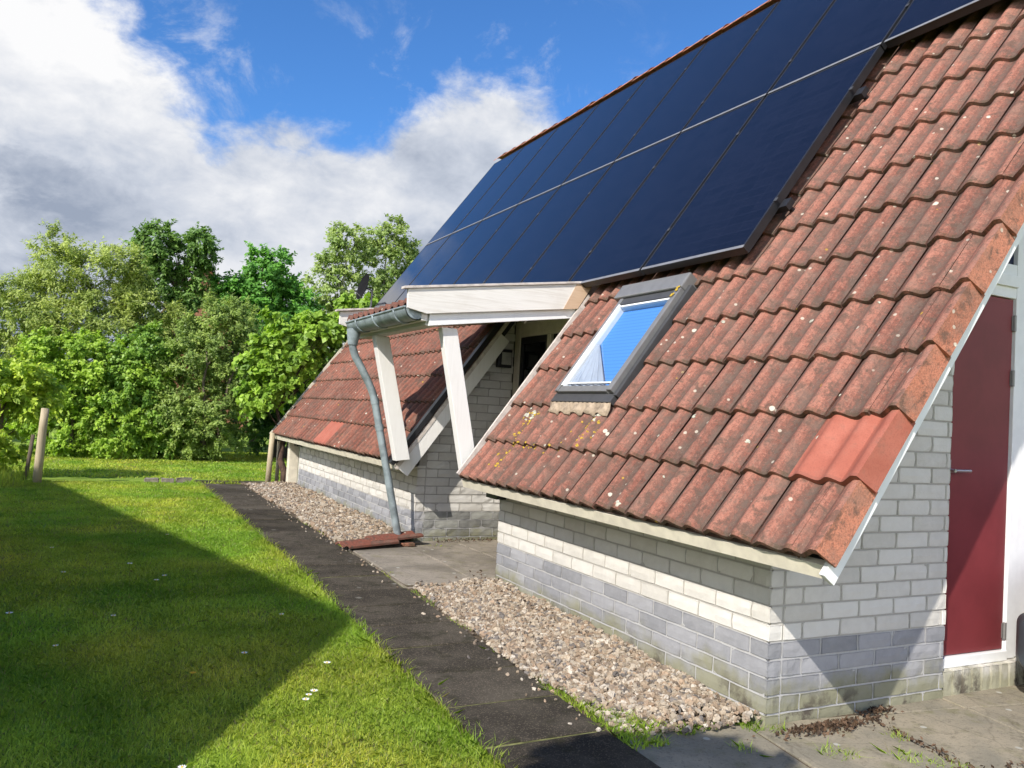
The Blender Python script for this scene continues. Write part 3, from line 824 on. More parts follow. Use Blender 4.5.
for i in range(24):
    def cp(i, top):
        y = g1-.60*i/24*(1.0 if not top else .06); return RF(y, h0+.01 if not top else h0+.50, .052+.011*math.sin(i*1.35))
    mb.quad(cp(i, 0), cp(i+1, 0), cp(i+1, 1), cp(i, 1))
part(mb, 'curtain', M['curtain'], smooth=True)
# lead apron dressed over the tiles below
mb = MB(); nu = 44
rows = []
for (s, o, c) in ((sa-.087, .076, 0), (sa-.13, .062, .5), (sa-.19, .050, 1), (sa-.19, .044, 1)):
    q = len(mb.v); rows.append(q)
    for i in range(nu+1):
        u = ya-.03+(yb+.06-ya)*i/nu; w = wave(u-3.205)
        mb.v.append(tuple(RF(u, s+.006*math.sin(i*1.9), o-.026+(.046*w*c if c else .012))))
for r in range(3):
    for i in range(nu): mb.face((rows[r]+i, rows[r]+i+1, rows[r+1]+i+1, rows[r+1]+i))
part(mb, 'apron', M['tile_lead'], smooth=True)
# lichen crusts on the roof below the window
def crust(name, mat, spots, parent):
    mb = MB()
    for (Y, s, r) in spots:
        k = 0
        while row_s(k+1) < s: k += 1
        sv = (s-row_s(k))/(row_s(k+1)+.05-row_s(k))
        m = 9; q = len(mb.v)
        def pt(Yq, sq, e):
            svq = (sq-row_s(k))/(row_s(k+1)+.05-row_s(k)); return tuple(RF(Yq, sq, .036-.008+.044*wave(Yq-3.205)-.032*svq+e))
        mb.v.append(pt(Y, s, .010))
        for i in range(m):
            a = 2*math.pi*i/m; rr = r*random.uniform(.5, 1.3); mb.v.append(pt(Y+rr*math.cos(a), s+rr*math.sin(a), .004))
        for i in range(m): mb.face((q, q+1+i, q+1+(i+1) % m))
    return tag(mb.build(name, mat, parent), kind='stuff')
sp = [(6.38+random.gauss(0, .035), random.uniform(.10, .74), random.uniform(.004, .013)) for _ in range(80)]
sp += [(6.40+random.gauss(0, .05), .70+random.gauss(0, .05), random.uniform(.006, .014)) for _ in range(30)]
sp += [(5.36+random.gauss(0, .09), .72-abs(random.gauss(0, .12)), random.uniform(.005, .013)) for _ in range(36)]
sp += [(5.95+random.gauss(0, .2), .40+random.gauss(0, .02), random.uniform(.006, .015)) for _ in range(14)]
crust('yellow_lichen', M['yellow_lichen'], [q for q in sp if row_s(0)+.03 < q[1] < .78], roof)
sp = [(6.45+random.gauss(0, .05), .73+random.gauss(0, .035), random.uniform(.008, .02)) for _ in range(26)]
sp += [(5.36+random.gauss(0, .03), .76+random.gauss(0, .03), random.uniform(.01, .025)) for _ in range(8)]
sp += [(random.uniform(2.95, 6.9), random.uniform(.05, 2.2), random.uniform(.008, .018)) for _ in range(22)]
sp = [q for q in sp if not (SKY[0]-.05 < q[0] < SKY[1]+.05 and q[1] > SKY[2]-.03)]
crust('pale_lichen', M['pale_lichen'], sp, roof)
mb = MB()
for i in range(7):
    a = RF(ya+.03+random.uniform(-.03, .03), sb-.06+random.uniform(-.05, .06), .128); r = random.uniform(.010, .018)
    q = len(mb.v); mb.v.append(tuple(a+RN*.008))
    for j in range(8): mb.v.append(tuple(a+RU*r*math.cos(j*.785)+V(0, 1, 0)*r*math.sin(j*.785)))
    for j in range(8): mb.face((q, q+1+j, q+1+(j+1) % 8))
part(mb, 'lichen_patch', M['yellow_lichen'])

# ---------------------------------------------------------------- porch canopy
pr = bpy.data.objects.new('porch_canopy', None); COL.objects.link(pr); pr.parent = house
def ppart(mb, name, mat, **k): return mb.build(name, mat, pr, **k)
SL = .1475
def canopy_board(Y, thick, xl, xr, cut=True):
    zt = lambda x: 2.707+(x-2.442)*SL
    return [(xl, Y, zt(xl)), (xl+.005, Y, zt(xl)-.170), (xl+.19, Y, zt(xl)-.212+.006), (4.212, Y, 2.720), (4.385, Y, zt(4.385))][::-1]
def split_board(name, Y):
    p = canopy_board(Y, .035, 2.442, 4.385)
    mb = MB(); mb.prism(p, (0, .035, 0)); ppart(mb, name, M['white_wood_x'], bevel=.003)
split_board('fascia_board', 6.985)
mb = MB(); mb.prism([(4.05, 6.979, 2.697), (4.214, 6.979, 2.719), (4.388, 6.979, 2.990), (4.19, 6.979, 2.962)], (0, .005, 0)); ppart(mb, 'bare_wood_end', M['raw_wood'])
mb = MB(); mb.prism([(2.40, 6.965, 2.703), (4.40, 6.965, 2.998), (4.40, 6.965, 3.020), (2.40, 6.965, 2.726)], (0, .09, 0)); ppart(mb, 'cap_strip', M['cap'], bevel=.003)
mb = MB(); mb.prism([(2.675, 7.022, 2.398), (4.20, 7.022, 2.628), (4.24, 7.022, 2.735), (2.675, 7.022, 2.515)], (0, .05, 0)); ppart(mb, 'lower_board', M['white_paint'], bevel=.003)
# far fascia
YB = 9.18
mb = MB(); mb.prism([(2.42, YB, 2.55), (2.62, YB, 2.50), (4.3, YB, 2.76), (4.3, YB, 2.965), (2.42, YB, 2.69)][::-1], (0, .035, 0)); ppart(mb, 'fascia_board', M['white_wood_x'])
mb = MB(); mb.prism([(2.37, YB-.04, 2.688), (4.35, YB-.04, 2.975), (4.35, YB-.04, 2.997), (2.37, YB-.04, 2.71)], (0, .09, 0)); ppart(mb, 'cap_strip', M['cap'], bevel=.003)
# canopy tiles
mb = MB()
for k in range(5):
    x0, x1 = 2.50+k*.37, 2.50+(k+1)*.37+.03; nY = 90; q = len(mb.v); rows = []
    for (x, dz) in ((x0, -.02), (x0, .022), (x1, -.006)):
        rows.append(len(mb.v))
        for i in range(nY+1):
            Y = 7.04+(YB-.02-7.04)*i/nY; mb.v.append((x, Y, 2.585+(x-2.5)*SL+dz+.045*wave(Y)))
    for r in range(2):
        for i in range(nY):
            mb.face((rows[r]+i, rows[r]+i+1, rows[r+1]+i+1, rows[r+1]+i), 0, (random.random(), .5, .5))
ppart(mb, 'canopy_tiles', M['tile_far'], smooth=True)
mb = MB(); mb.prism([(2.68, 7.075, 2.50), (4.5, 7.075, 2.765), (4.5, 7.075, 2.80), (2.68, 7.075, 2.535)], (0, 2.09, 0)); ppart(mb, 'ceiling', M['cream_paint'])
mb = MB(); mb.box((2.66, 7.075, 2.405), (2.78, YB-.002, 2.52)); mb.box((2.60, 7.03, 2.44), (2.659, YB-.01, 2.56)); ppart(mb, 'edge_beam', M['white_wood_y'], bevel=.004)
# leaning posts
def post(Y, xt, xb, zt, zb, w, d):
    mb = MB(); mb.hexa([(xb, Y, zb-.12*0), (xb+w, Y, zb+.02), (xb+w, Y+d, zb+.02), (xb, Y+d, zb), (xt, Y, zt), (xt+w, Y, zt), (xt+w, Y+d, zt), (xt, Y+d, zt)])
    return ppart(mb, 'post', M['white_wood_z'], bevel=.005)
post(7.08, 2.825, 3.125, 2.405, 1.05, .155, .10)
post(8.56, 2.65, 2.975, 2.404, 1.06, .16, .12)
# gutter: half round, open at the near end
def arc(cx, cz, r, n=12): return [(cx+r*math.cos(math.pi+math.pi*i/n), cz+r*math.sin(math.pi+math.pi*i/n)) for i in range(n+1)]
mb = MB(); gy0, gy1, gcx, gcz, gr = 7.04, 8.98, 2.55, 2.548, .108
A = arc(gcx, gcz, gr); B = arc(gcx, gcz, gr-.008)
q = len(mb.v)
for Y in (gy0, gy1):
    for (x, z) in A: mb.v.append((x, Y, z))
for Y in (gy0, gy1):
    for (x, z) in B: mb.v.append((x, Y, z))
for i in range(12):
    mb.face((q+i, q+13+i, q+14+i, q+i+1)); mb.face((q+26+i, q+27+i, q+40+i, q+39+i), 1); mb.face((q+i, q+i+1, q+27+i, q+26+i))
mb.face([q+13+i for i in range(13)]); mb.tube([(gcx-gr, gy0, gcz+.004), (gcx-gr, gy1, gcz+.004)], .012, 8)
mb.face([q+i for i in range(13)][::-1], 0)
gut = mb.build('gutter', [M['zinc'], M['zinc_dark']], pr, auto=45)
for Y in (7.35, 8.0, 8.6):
    mb = MB(); mb.tube([(x, Y, z) for x, z in arc(gcx, gcz, gr+.006)], .010, 6); mb.build('gutter_bracket', M['zinc'], pr, smooth=True)
# downpipe
mb = MB()
mb.tube([(2.50, 8.86, 2.47), (2.498, 8.855, 2.42), (2.494, 8.85, 2.36), (2.492, 8.85, 2.30)], [.078, .074, .062, .052], 14)
pp = [(2.492, 8.85, 2.32), (2.500, 8.85, 2.26), (2.530, 8.85, 2.18), (2.60, 8.85, 2.07), (2.70, 8.85, 1.90), (2.755, 8.85, 1.79), (2.785, 8.85, 1.70), (3.150, 8.85, .215)]
mb.tube(pp, .042, 16)
d = V(*pp[7])-V(*pp[6]); d /= np.linalg.norm(d)
for k in (0., .30): a = V(*pp[6])+d*k; mb.tube([a-d*.03, a+d*.03], .047, 16)
tag(mb.build('downpipe', M['zinc'], house, auto=45), 'leaning grey zinc downpipe')

# ---------------------------------------------------------------- terrace doors behind the porch
X = 4.56
mb = MB(); mb.box((4.68, 6.9, 0), (4.72, 9.3, 3.3)); mb.box((4.565, 9.002, 0), (4.679, 9.2, 3.0)); mb.build('dark_backing', M['dark'], house)  # added dark backing, keeps light from behind out of the porch gaps
mb = MB(); mb.box((4.57, 6.92, 2.763), (4.67, 8.995, 3.1)); mb.build('lintel_board', M['cream_paint'], house)
mb = MB(); mb.box((X, 8.86, .1), (X+.08, 8.99, 2.76)); mb.box((X+.002, 7.05, 2.58), (X+.08, 8.858, 2.76)); mb.box((X, 8.10, .1), (X+.08, 8.19, 2.578)); mb.box((X, 7.13, .1), (X+.08, 7.2, 2.578))
tf = mb.build('terrace_door_frame', M['cream_paint'], house, bevel=.004)
mb = MB(); mb.box((X+.03, 8.20, .2), (X+.05, 8.85, 2.575)); mb.box((X+.03, 7.21, .2), (X+.05, 8.09, 2.575)); mb.build('pane', M['dark_glass'], tf)
mb = MB()
for (a, b, c, d) in ((8.195, 8.25, .12, 2.575), (8.80, 8.855, .12, 2.575)): mb.box((X+.012, a, c), (X+.06, b, d))
mb.box((X+.012, 8.252, 2.50), (X+.06, 8.798, 2.574)); mb.box((X+.012, 8.252, .12), (X+.06, 8.798, .30)); mb.build('sash', M['dark'], tf)

# wall lamp
wl = thing('wall_lamp', 'square dark wall lamp with a frosted face on the brickwork under the porch', 'lamp', (4.40, 8.99, 2.30))
mb = MB(); mb.box((4.31, 8.90, 2.20), (4.49, 8.985, 2.42)); mb.build('housing', M['dark'], wl, bevel=.008)
mb = MB(); mb.box((4.345, 8.885, 2.235), (4.475, 8.899, 2.385)); mb.build('diffuser', m_plain('frosted_diffuser', (.34, .33, .30), .6, .3), wl, bevel=.006)

# ---------------------------------------------------------------- solar panels
PW, PL, OFF = 1.314, 2.328, .155
def panel_proto():
    t = bpy.data.objects.new('solar_panel', None); COL.objects.link(t)
    def r(Y, s, o): return V(0, Y, 0)+RU*s+RN*o
    def rb(mb, Y0, Y1, s0, s1, o0, o1, m=0): mb.hexa([r(Y0, s0, o0), r(Y0, s1, o0), r(Y1, s1, o0), r(Y1, s0, o0), r(Y0, s0, o1), r(Y0, s1, o1), r(Y1, s1, o1), r(Y1, s0, o1)], m)
    e = .019; W = PW-.036
    mb = MB(); rb(mb, e, W-e, e, PL-e, .008, .0405); g = mb.build('cells', M['solar'], t)
    mb = MB(); rb(mb, 0, e-.0005, .0, PL, -.026, .042); rb(mb, W-e+.0005, W, .0, PL, -.026, .042); rb(mb, e, W-e, PL-e+.0005, PL, -.026, .042)
    rb(mb, e, W-e, 0, e-.0005, -.026, .0405); rb(mb, .0, W, -.008, e+.002, .0425, .0465, 1)  # pale strip on the lower edge paints in the frame's bright edge highlight
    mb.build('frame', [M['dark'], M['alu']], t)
    for s in (.5, 1.78):
        mb = MB(); rb(mb, -.024, .008, s-.018, s+.018, .0425, .047, 0); mb.build('clamp', M['win_dark'], t)
    return t
proto = panel_proto()
def copy_tree(o, parent=None):
    c = o.copy(); COL.objects.link(c)
    if parent is not None: c.parent = parent
    for ch in list(o.children): copy_tree(ch, c)
    return c
ORD = ['nearest', 'second', 'third', 'fourth', 'fifth', 'sixth', 'seventh', 'eighth', 'farthest']
first = True
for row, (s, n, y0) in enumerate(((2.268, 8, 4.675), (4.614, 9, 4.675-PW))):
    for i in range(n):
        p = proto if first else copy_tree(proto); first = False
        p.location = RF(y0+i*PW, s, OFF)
        nm = 'lower' if row == 0 else 'upper'
        last = i == n-1
        lb = ('black solar panel, nearest the camera in the %s row on the roof' % nm if i == 0 else
              'black solar panel at the far end of the %s row on the roof' % nm if last else
              'black solar panel in the %s row on the roof, %s from the near end' % (nm, ORD[i]))
        tag(p, lb, 'solar panel', 'solar panels on the tiled roof')
# rails with dark end hooks
mb = MB()
for s, y0 in ((2.268+.50, 4.60), (2.268+1.78, 4.60), (4.614+.50, 3.28), (4.614+1.78, 3.28)):
    mb.rbox(y0, 15.0, s-.02, s+.02, .08, .127); mb.rbox(y0-.025, y0+.05, s-.045, s+.045, .10, .15); mb.rbox(y0-.01, y0+.02, s-.012, s+.012, -.01, .115)
mb.build('mounting_rails', M['dark'], house)

# satellite dish beyond the porch
dish = thing('satellite_dish', 'dark satellite dish seen edge-on above the vine behind the porch roof', 'satellite dish', tuple(RF(15.5, 2.75, 0)))
mb = MB(); c = V(4.55, 15.5, 3.94); ax = V(-.9, -.1, .25); ax /= np.linalg.norm(ax); u_ = np.cross(ax, V(0, 0, 1)); u_ /= np.linalg.norm(u_); v_ = np.cross(u_, ax)
q = len(mb.v); RR = 6; SG = 20
for i in range(RR+1):
    r_ = .27*i/RR
    for j in range(SG):
        a = 2*math.pi*j/SG; mb.v.append(tuple(c+u_*r_*.9*math.cos(a)+v_*r_*math.sin(a)+ax*(.9*r_*r_)))
for i in range(RR):
    for j in range(SG): mb.face((q+i*SG+j, q+i*SG+(j+1) % SG, q+(i+1)*SG+(j+1) % SG, q+(i+1)*SG+j))
mb.build('reflector', m_plain('dish_back', (.012, .012, .013), .95, .08), dish, smooth=True)
mb = MB(); mb.tube([c, c-ax*.14, c-ax*.14-V(0, 0, .3), RF(15.5, 2.62, .06)], .02, 8); mb.tube([c-v_*.22, c+ax*.28-v_*.10], .01, 6); mb.build('mount', M['hinge'], dish)

# loose roof tiles at the pipe foot
def loose_tile(loc, L, W, yaw, pitch, label):
    mb = MB(); n = 14
    pts = []
    for i in range(n+1):
        u = -W/2+W*i/n; pts.append((u, .028*wave(u)))
    cy_, sy_ = math.cos(yaw), math.sin(yaw); cp_, sp_ = math.cos(pitch), math.sin(pitch)
    def T(a, b, c):
        x, z = a*cp_-c*sp_, a*sp_+c*cp_; return (loc[0]+x*cy_-b*sy_, loc[1]+x*sy_+b*cy_, loc[2]+z)
    q = len(mb.v)
    for a in (-L/2, L/2):
        for (u, h) in pts: mb.v.append(T(a, u, h+.022))
    for a in (-L/2, L/2):
        for (u, h) in pts: mb.v.append(T(a, u, h))
    W_ = n+1
    for i in range(n):
        mb.face((q+i, q+i+1, q+W_+i+1, q+W_+i), 0, (.5, .5, .4)); mb.face((q+2*W_+i, q+3*W_+i, q+3*W_+i+1, q+2*W_+i+1), 0, (.5, .2, .4))
        mb.face((q+i, q+2*W_+i, q+2*W_+i+1, q+i+1), 0, (.5, .4, .4)); mb.face((q+W_+i, q+W_+i+1, q+3*W_+i+1, q+3*W_+i), 0, (.5, .4, .4))
    for i in (0, n): mb.face((q+i, q+W_+i, q+3*W_+i, q+2*W_+i), 0, (.5, .4, .4))
    o = mb.build('loose_roof_tile', M['tile_loose'], loc=loc)
    return tag(o, label, 'roof tile', 'loose roof tiles at the downpipe foot')
loose_tile((2.74, 8.64, .150), .60, .32, .22, .045, 'loose red roof tile lying at the path edge, lower one of the pile by the downpipe')
loose_tile((3.08, 8.76, .186), .58, .30, .24, .05, 'loose red roof tile lying on top, right under the foot of the downpipe')
mb = MB(); mb.box((3.12, 8.60, .124), (3.27, 8.68, .160)); o = mb.build('brick_offcut', M['tile_verge'], bevel=.006)
tag(o, 'small orange brick offcut propping the loose roof tiles on the terrace', 'brick')

# ------------------------------------------------------------------ neighbouring bungalow (behind the camera, casts the lawn shadow)
nb = thing('neighbour_bungalow', 'steep tiled neighbouring bungalow across the lawn', 'house', (-5.89, 1.40, 0))
rd = V(-.233, .972, 0); rr = V(.972, .233, 0); A0 = V(-5.80, 1.38, 7.25); Lr = 10.6; dn = 1.293
mb = MB(); ex = 4.85
for sgn in (1, -1):
    e0 = A0+rr*sgn*ex-V(0, 0, ex*dn); e1 = e0+rd*Lr
    a, b = A0, A0+rd*Lr
    nn_ = rr*sgn*.8+V(0, 0, .6)
    mb.hexa([a-nn_*.1, b-nn_*.1, e1-nn_*.1, e0-nn_*.1, a, b, e1, e0])
mb.build('roof', M['far_roof'], nb)
mb = MB()
for off in (.5, Lr-.5):
    p = A0+rd*off; w = 4.3
    mb.prism([p+rr*w-V(0, 0, 7.25), p+rr*w-V(0, 0, w*dn+.25), p-V(0, 0, .25), p-rr*w-V(0, 0, w*dn+.25), p-rr*w-V(0, 0, 7.25)], tuple(rd*.15))
for sgn in (1, -1):
    p = A0+rr*sgn*4.3+rd*.66; p[2] = 0; q = p+rd*(Lr-1.3)
    mb.prism([p, q, q+V(0, 0, 1.3), p+V(0, 0, 1.3)], tuple(-rr*sgn*.15))
mb.build('wall', M['white_brick'], nb)

# ------------------------------------------------------------------ vegetation
def leaf_mesh(cen, nrm, axis, size, aspect, fold=.25):
    """folded diamond leaves as two triangles sharing the midrib -> quads"""
    n = len(cen)
    axis = axis-nrm*(np.sum(axis*nrm, 1, keepdims=True)); axis /= np.linalg.norm(axis, axis=1, keepdims=True)+1e-9
    side = np.cross(nrm, axis)
    L = size[:, None]; Wd = (size*aspect)[:, None]
    a = cen-axis*L*.5; b = cen+side*Wd*.5+nrm*Wd*fold*.5-axis*L*.06; c = cen+axis*L*.5; d = cen-side*Wd*.5+nrm*Wd*fold*.5-axis*L*.06
    return np.stack([a, b, c, d], 1).reshape(-1, 3)

BR = np.array([3.2, 2.95, 2.5])
def unit(v): return v/(np.linalg.norm(v, axis=-1, keepdims=True)+1e-9)
def tree(name, label, cat, base, trunk_top, blobs, nclump, twigs, leaves, size, aspect, ca, cb, clump_r, trunk_r=.1, droop=.15, group=None, bark='bark', upw=.35, gap=.0, twl=1.0, zmin=None, stems=1, limbs=26):
    """blobs: (x,y,z,rx,ry,rz,weight) crown masses in world coordinates"""
    t = thing(name, label, cat, base, group)
    bl = np.array(blobs, float); w = bl[:, 6]/bl[:, 6].sum()
    idx = RNG.choice(len(bl), nclump, p=w)
    d = unit(RNG.normal(size=(nclump, 3))); r = RNG.random(nclump)**.42
    cc = bl[idx, :3]+d*r[:, None]*bl[idx, 3:6]
    if zmin is not None: cc[:, 2] = np.maximum(cc[:, 2], zmin+RNG.uniform(0, .3, nclump))
    out = unit(d*bl[idx, 3:6])
    # trunk and limbs
    mb = MB(); base = V(*base); top = V(*trunk_top)
    trunks = []
    for k in range(stems):
        o = V(RNG.normal(0, .12), RNG.normal(0, .12), 0)*(0 if stems == 1 else 1); tt = top+o*4*(stems > 1)
        n = 7; pts = [base+o+(tt-base-o)*i/n+V(RNG.normal(0, 1), RNG.normal(0, 1), 0)*trunk_r*.35*(0 < i) for i in range(n+1)]
        rad = [trunk_r*(1.25 if i == 0 else 1)*(1-.75*i/n) for i in range(n+1)]
        mb.tube(pts, rad, 8); trunks.append(pts)
    for i in range(0, nclump, max(1, nclump//limbs)):
        c = cc[i]*.8+base*.2*V(1, 1, 0)+V(0, 0, cc[i][2]*.2-.1); pts = trunks[i % stems]
        hd = math.hypot(c[0]-base[0], c[1]-base[1]); zt = max(base[2]+.2, min(c[2]-hd*.7, top[2]))
        j = int(max(0, min(len(pts)-1, (zt-base[2])/(top[2]-base[2]+1e-6)*(len(pts)-1)))); p = pts[j]
        m = (p+c)/2+V(0, 0, -.08*hd)+RNG.normal(0, .05, 3)
        mb.tube([p, m, c], [trunk_r*.24, trunk_r*.14, trunk_r*.04], 5, cap=False)
    mb.build('trunk', M[bark], t, smooth=True)
    # twigs with leaves
    tw = np.repeat(np.arange(nclump), twigs); nt = len(tw)
    td = unit(out[tw]*.75+RNG.normal(0, .75, (nt, 3))+V(0, 0, upw)); tl = clump_r*RNG.uniform(.5, 1.25, nt)*twl
    lf = np.repeat(np.arange(nt), leaves); nl = len(lf)
    u = RNG.uniform(.12, 1.05, nl)
    pos = cc[tw[lf]]+td[lf]*(tl[lf]*u)[:, None]
    pos[:, 2] -= droop*(u*u)*tl[lf]
    sd = unit(RNG.normal(size=(nl, 3)))
    pos += sd*(clump_r*.14)
    nrm = unit(RNG.normal(0, .55, (nl, 3))+V(-.35, -.28, .65)+out[tw[lf]]*.45)
    ax = unit(td[lf]*.8+sd*.9-V(0, 0, droop*1.6))
    sz = size*RNG.uniform(.6, 1.25, nl)
    vv = leaf_mesh(pos, nrm, ax, sz, aspect)
    ca, cb = np.array(ca), np.array(cb)
    f = np.clip(RNG.random(nclump)[tw[lf]]*.55+RNG.random(nl)*.45, 0, 1)[:, None]
    col = (ca*(1-f)+cb*f)*BR
    np_mesh('crown', vv, 4, M['leaf'], col, t)
    return t

G = .1
# big pale willow at the left back
tree('willow_tree', 'tall pale yellow-green willow with loose narrow leaves, leftmost of the tall trees', 'tree', (-1.1, 24.5, G), (-.9, 24.3, 4.2),
     [(-1.5, 24.3, 3.3, 1.5, 1.2, 1.2, 3), (-1.2, 24.3, 4.9, .75, .8, .85, 1.4), (.1, 24.3, 4.5, .85, .8, 1.0, 1.6), (-2.6, 24.3, 2.9, 1.1, 1.0, 1.2, 2.2), (1.0, 24.3, 3.8, .8, .8, .9, 1.3), (-.3, 24.3, 3.2, 1.3, 1.1, 1.1, 2), (.75, 24.4, 5.0, .3, .4, .5, .4)],
     350, 11, 18, .115, .30, (.055, .085, .020), (.160, .195, .062), .46, .11, .3)
tree('ash_tree', 'dark green ash with airy upright top rising above the middle of the hedge', 'tree', (1.9, 26, G), (2.0, 26, 5.6),
     [(1.35, 26, 5.9, .55, .6, .7, 1.2), (2.45, 26, 6.2, .42, .5, .75, 1.1), (1.5, 26, 4.9, .8, .7, .7, 1.4), (2.45, 26, 5.0, .7, .7, .7, 1.3), (1.9, 26, 3.8, 1.2, 1., .9, 2), (1.05, 26, 5.2, .35, .4, .4, .5)],
     150, 10, 18, .14, .42, (.024, .054, .014), (.070, .125, .030), .40, .1, .2)
tree('maple_tree', 'dense mid green maple with a rounded crown right of the reddish house peak', 'tree', (4.5, 26.5, G), (4.5, 26.5, 4.6),
     [(4.55, 26.5, 5.5, .8, .8, .9, 1.4), (3.75, 26.5, 4.7, .7, .8, .8, 1.2), (5.35, 26.5, 4.5, .85, .8, .9, 1.5), (4.6, 26.5, 3.9, 1.4, 1.1, 1.0, 2.4), (5.0, 26.5, 2.6, 1.4, 1.1, 1.2, 1.8), (3.3, 26.5, 5.0, .35, .4, .5, .4)],
     300, 10, 18, .13, .6, (.022, .070, .014), (.070, .165, .030), .40, .12, .2)
for i, (x, y, zt, w, lb) in enumerate(((9.55, 36, 9.9, .95, 'slender airy birch with pale stem, left one of the group behind the satellite dish'),
                                    (11.75, 37, 10.7, 1.0, 'slender airy birch with pale stem, tallest of the group above the satellite dish'),
                                    (13.1, 37.5, 10.0, .9, 'slender airy birch nearest the solar panels, right one of its group'))):
    tree('birch_tree', lb, 'tree', (x, y, G), (x, y, zt-.6),
         [(x, y, zt-1.0, w*.85, w*.7, 1.0, 1), (x-.3, y, zt-3.0, w*1.55, w, 1.7, 2), (x+.4, y, zt-5.2, w*1.8, w, 2.2, 2)],
         165, 9, 11, .16, .55, (.050, .085, .024), (.135, .175, .065), .55, .10, .35, 'birches far behind the bungalow', 'bark_pale', .5, twl=.9)
# shrub border at the end of the lawn
tree('elder_shrub', 'bright light green leafy shrub behind the fence post at the end of the lawn', 'shrub', (-.3, 22.4, G), (-.3, 22.4, 1.9),
     [(-.5, 22.3, 2.2, 1.2, .9, .85, 2), (.5, 22.2, 2.0, 1.1, .9, .95, 2), (-1.2, 22.3, 1.4, 1.0, .8, .9, 1.4), (.2, 22.0, .8, 1.6, .8, .8, 2.2)],
     400, 11, 16, .095, .55, (.050, .098, .014), (.150, .218, .032), .30, .06, .25, 'shrubs in the border', stems=3, zmin=.2)
tree('hazel_shrub', 'mid green leafy shrub in the middle of the border, beside the olive bush', 'shrub', (1.0, 22.3, G), (1.0, 22.3, 2.0),
     [(1.0, 22.3, 2.5, .9, .8, .8, 2), (.8, 22.1, 1.5, 1.0, .8, .9, 2), (1.5, 22.0, .8, 1.1, .7, .8, 2.0)],
     320, 11, 16, .09, .6, (.032, .075, .014), (.105, .170, .030), .30, .06, .25, 'shrubs in the border', stems=3, zmin=.2)
tree('olive_bush', 'large grey-green bush with small leaves, tallest in the border', 'shrub', (2.6, 21.9, G), (2.6, 21.9, 2.8),
     [(2.7, 21.9, 3.2, .85, .8, 1.0, 2), (2.1, 21.9, 2.4, .9, .8, 1.0, 2), (3.2, 21.9, 2.4, .75, .7, 1.1, 2), (2.4, 21.7, 1.0, 1.2, .8, 1.0, 3.0), (3.15, 22.0, 3.8, .35, .4, .4, .4)],
     460, 11, 16, .075, .5, (.040, .070, .020), (.130, .175, .050), .30, .07, .2, 'shrubs in the border', stems=3, zmin=.2)
tree('dark_shrub', 'dark shaded shrub between the olive bush and the vine', 'shrub', (4.6, 23.3, G), (4.6, 23.3, 2.2),
     [(4.3, 23.4, 2.5, 1.0, .8, .9, 2), (5.3, 23.3, 2.2, 1.1, .8, 1.0, 2), (4.6, 23.9, 1.2, 1.7, .6, 1.0, 2), (6.6, 23.4, 2.0, 1.2, .9, 1.2, 2)],
     320, 10, 15, .11, .55, (.014, .042, .010), (.045, .095, .022), .34, .07, .25, 'shrubs in the border', stems=3, zmin=.15)
tree('hop_shrub', 'yellow-green overhanging shrub beside the wooden fence post', 'shrub', (-1.55, 16.6, G), (-1.5, 16.5, 1.4),
     [(-1.5, 16.5, 1.75, .75, .7, .55, 2), (-1.0, 16.4, 1.55, .45, .5, .35, 1.2), (-2.2, 16.4, 1.9, .8, .7, .7, 2), (-1.9, 16.5, 1.0, .6, .6, .5, 1.), (-1.75, 16.7, .55, .7, .5, .5, 1.6)],
     300, 8, 12, .10, .55, (.070, .120, .016), (.215, .275, .040), .24, .05, .4, 'shrubs in the border', stems=4, zmin=.15)
tree('conifer_tree', 'dark evergreen at the left edge behind the yellow-green shrub', 'tree', (-4.6, 27, G), (-4.6, 27, 4.2),
     [(-4.6, 27, 2.2, 1.5, 1.2, 2.0, 2), (-4.6, 27, 3.6, .8, .8, .9, 1)], 160, 9, 12, .15, .4, (.012, .035, .012), (.035, .075, .022), .35, .1, .1)
# vine over the far corner of the roof
tree('grape_vine', 'bright green large-leaved vine climbing over the far corner of the roof', 'vine', (3.27, 15.55, G), (3.10, 15.95, 1.75),
     [(3.35, 16.1, 2.55, .55, .35, .55, 2), (3.75, 16.2, 3.0, .55, .35, .40, 2), (3.05, 16.0, 2.05, .36, .3, .35, 1.3), (4.2, 16.2, 3.2, .35, .3, .22, .8), (2.95, 16.1, 2.5, .35, .3, .4, .8), (2.80, 15.95, 1.75, .28, .25, .35, .8), (2.62, 16.1, 2.3, .25, .25, .3, .5), (3.15, 16.3, 3.05, .35, .3, .3, .6), (4.3, 16.3, 2.6, .6, .3, .5, 1), (4.75, 16.25, 3.62, .42, .25, .20, .9)],
     230, 8, 9, .125, .9, (.040, .085, .012), (.130, .200, .030), .24, .075, .25, None, 'vine_bark', .2)
# gnarled stem of the vine thickened near the ground is the trunk above; the stake beside it
mb = MB(); mb.tube([(2.985, 15.70, .02), (2.99, 15.66, .5), (3.0, 15.62, 1.06)], [.052, .050, .046], 10)
tag(mb.build('wooden_stake', M['grey_wood'], smooth=True), 'round wooden stake propped by the dark vine stem at the house corner', 'stake')
mb = MB(); mb.tube([(3.16, 15.78, .02), (3.16, 15.76, .9)], .035, 8)
tag(mb.build('wooden_stake', M['grey_wood'], smooth=True), 'thin pale stake behind the vine stem at the house corner', 'stake')
mb = MB(); mb.tube([(-.735, 15.56, .0), (-.72, 15.54, .5), (-.705, 15.52, 1.0), (-.69, 15.50, 1.31)], [.068, .066, .062, .058], 12)
tag(mb.build('fence_post', M['grey_wood'], smooth=True), 'leaning weathered wooden post at the left end of the lawn', 'fence post')
mb = MB(); mb.tube([(-.93, 16.0, .0), (-.86, 16.0, .85)], [.035, .03], 10)
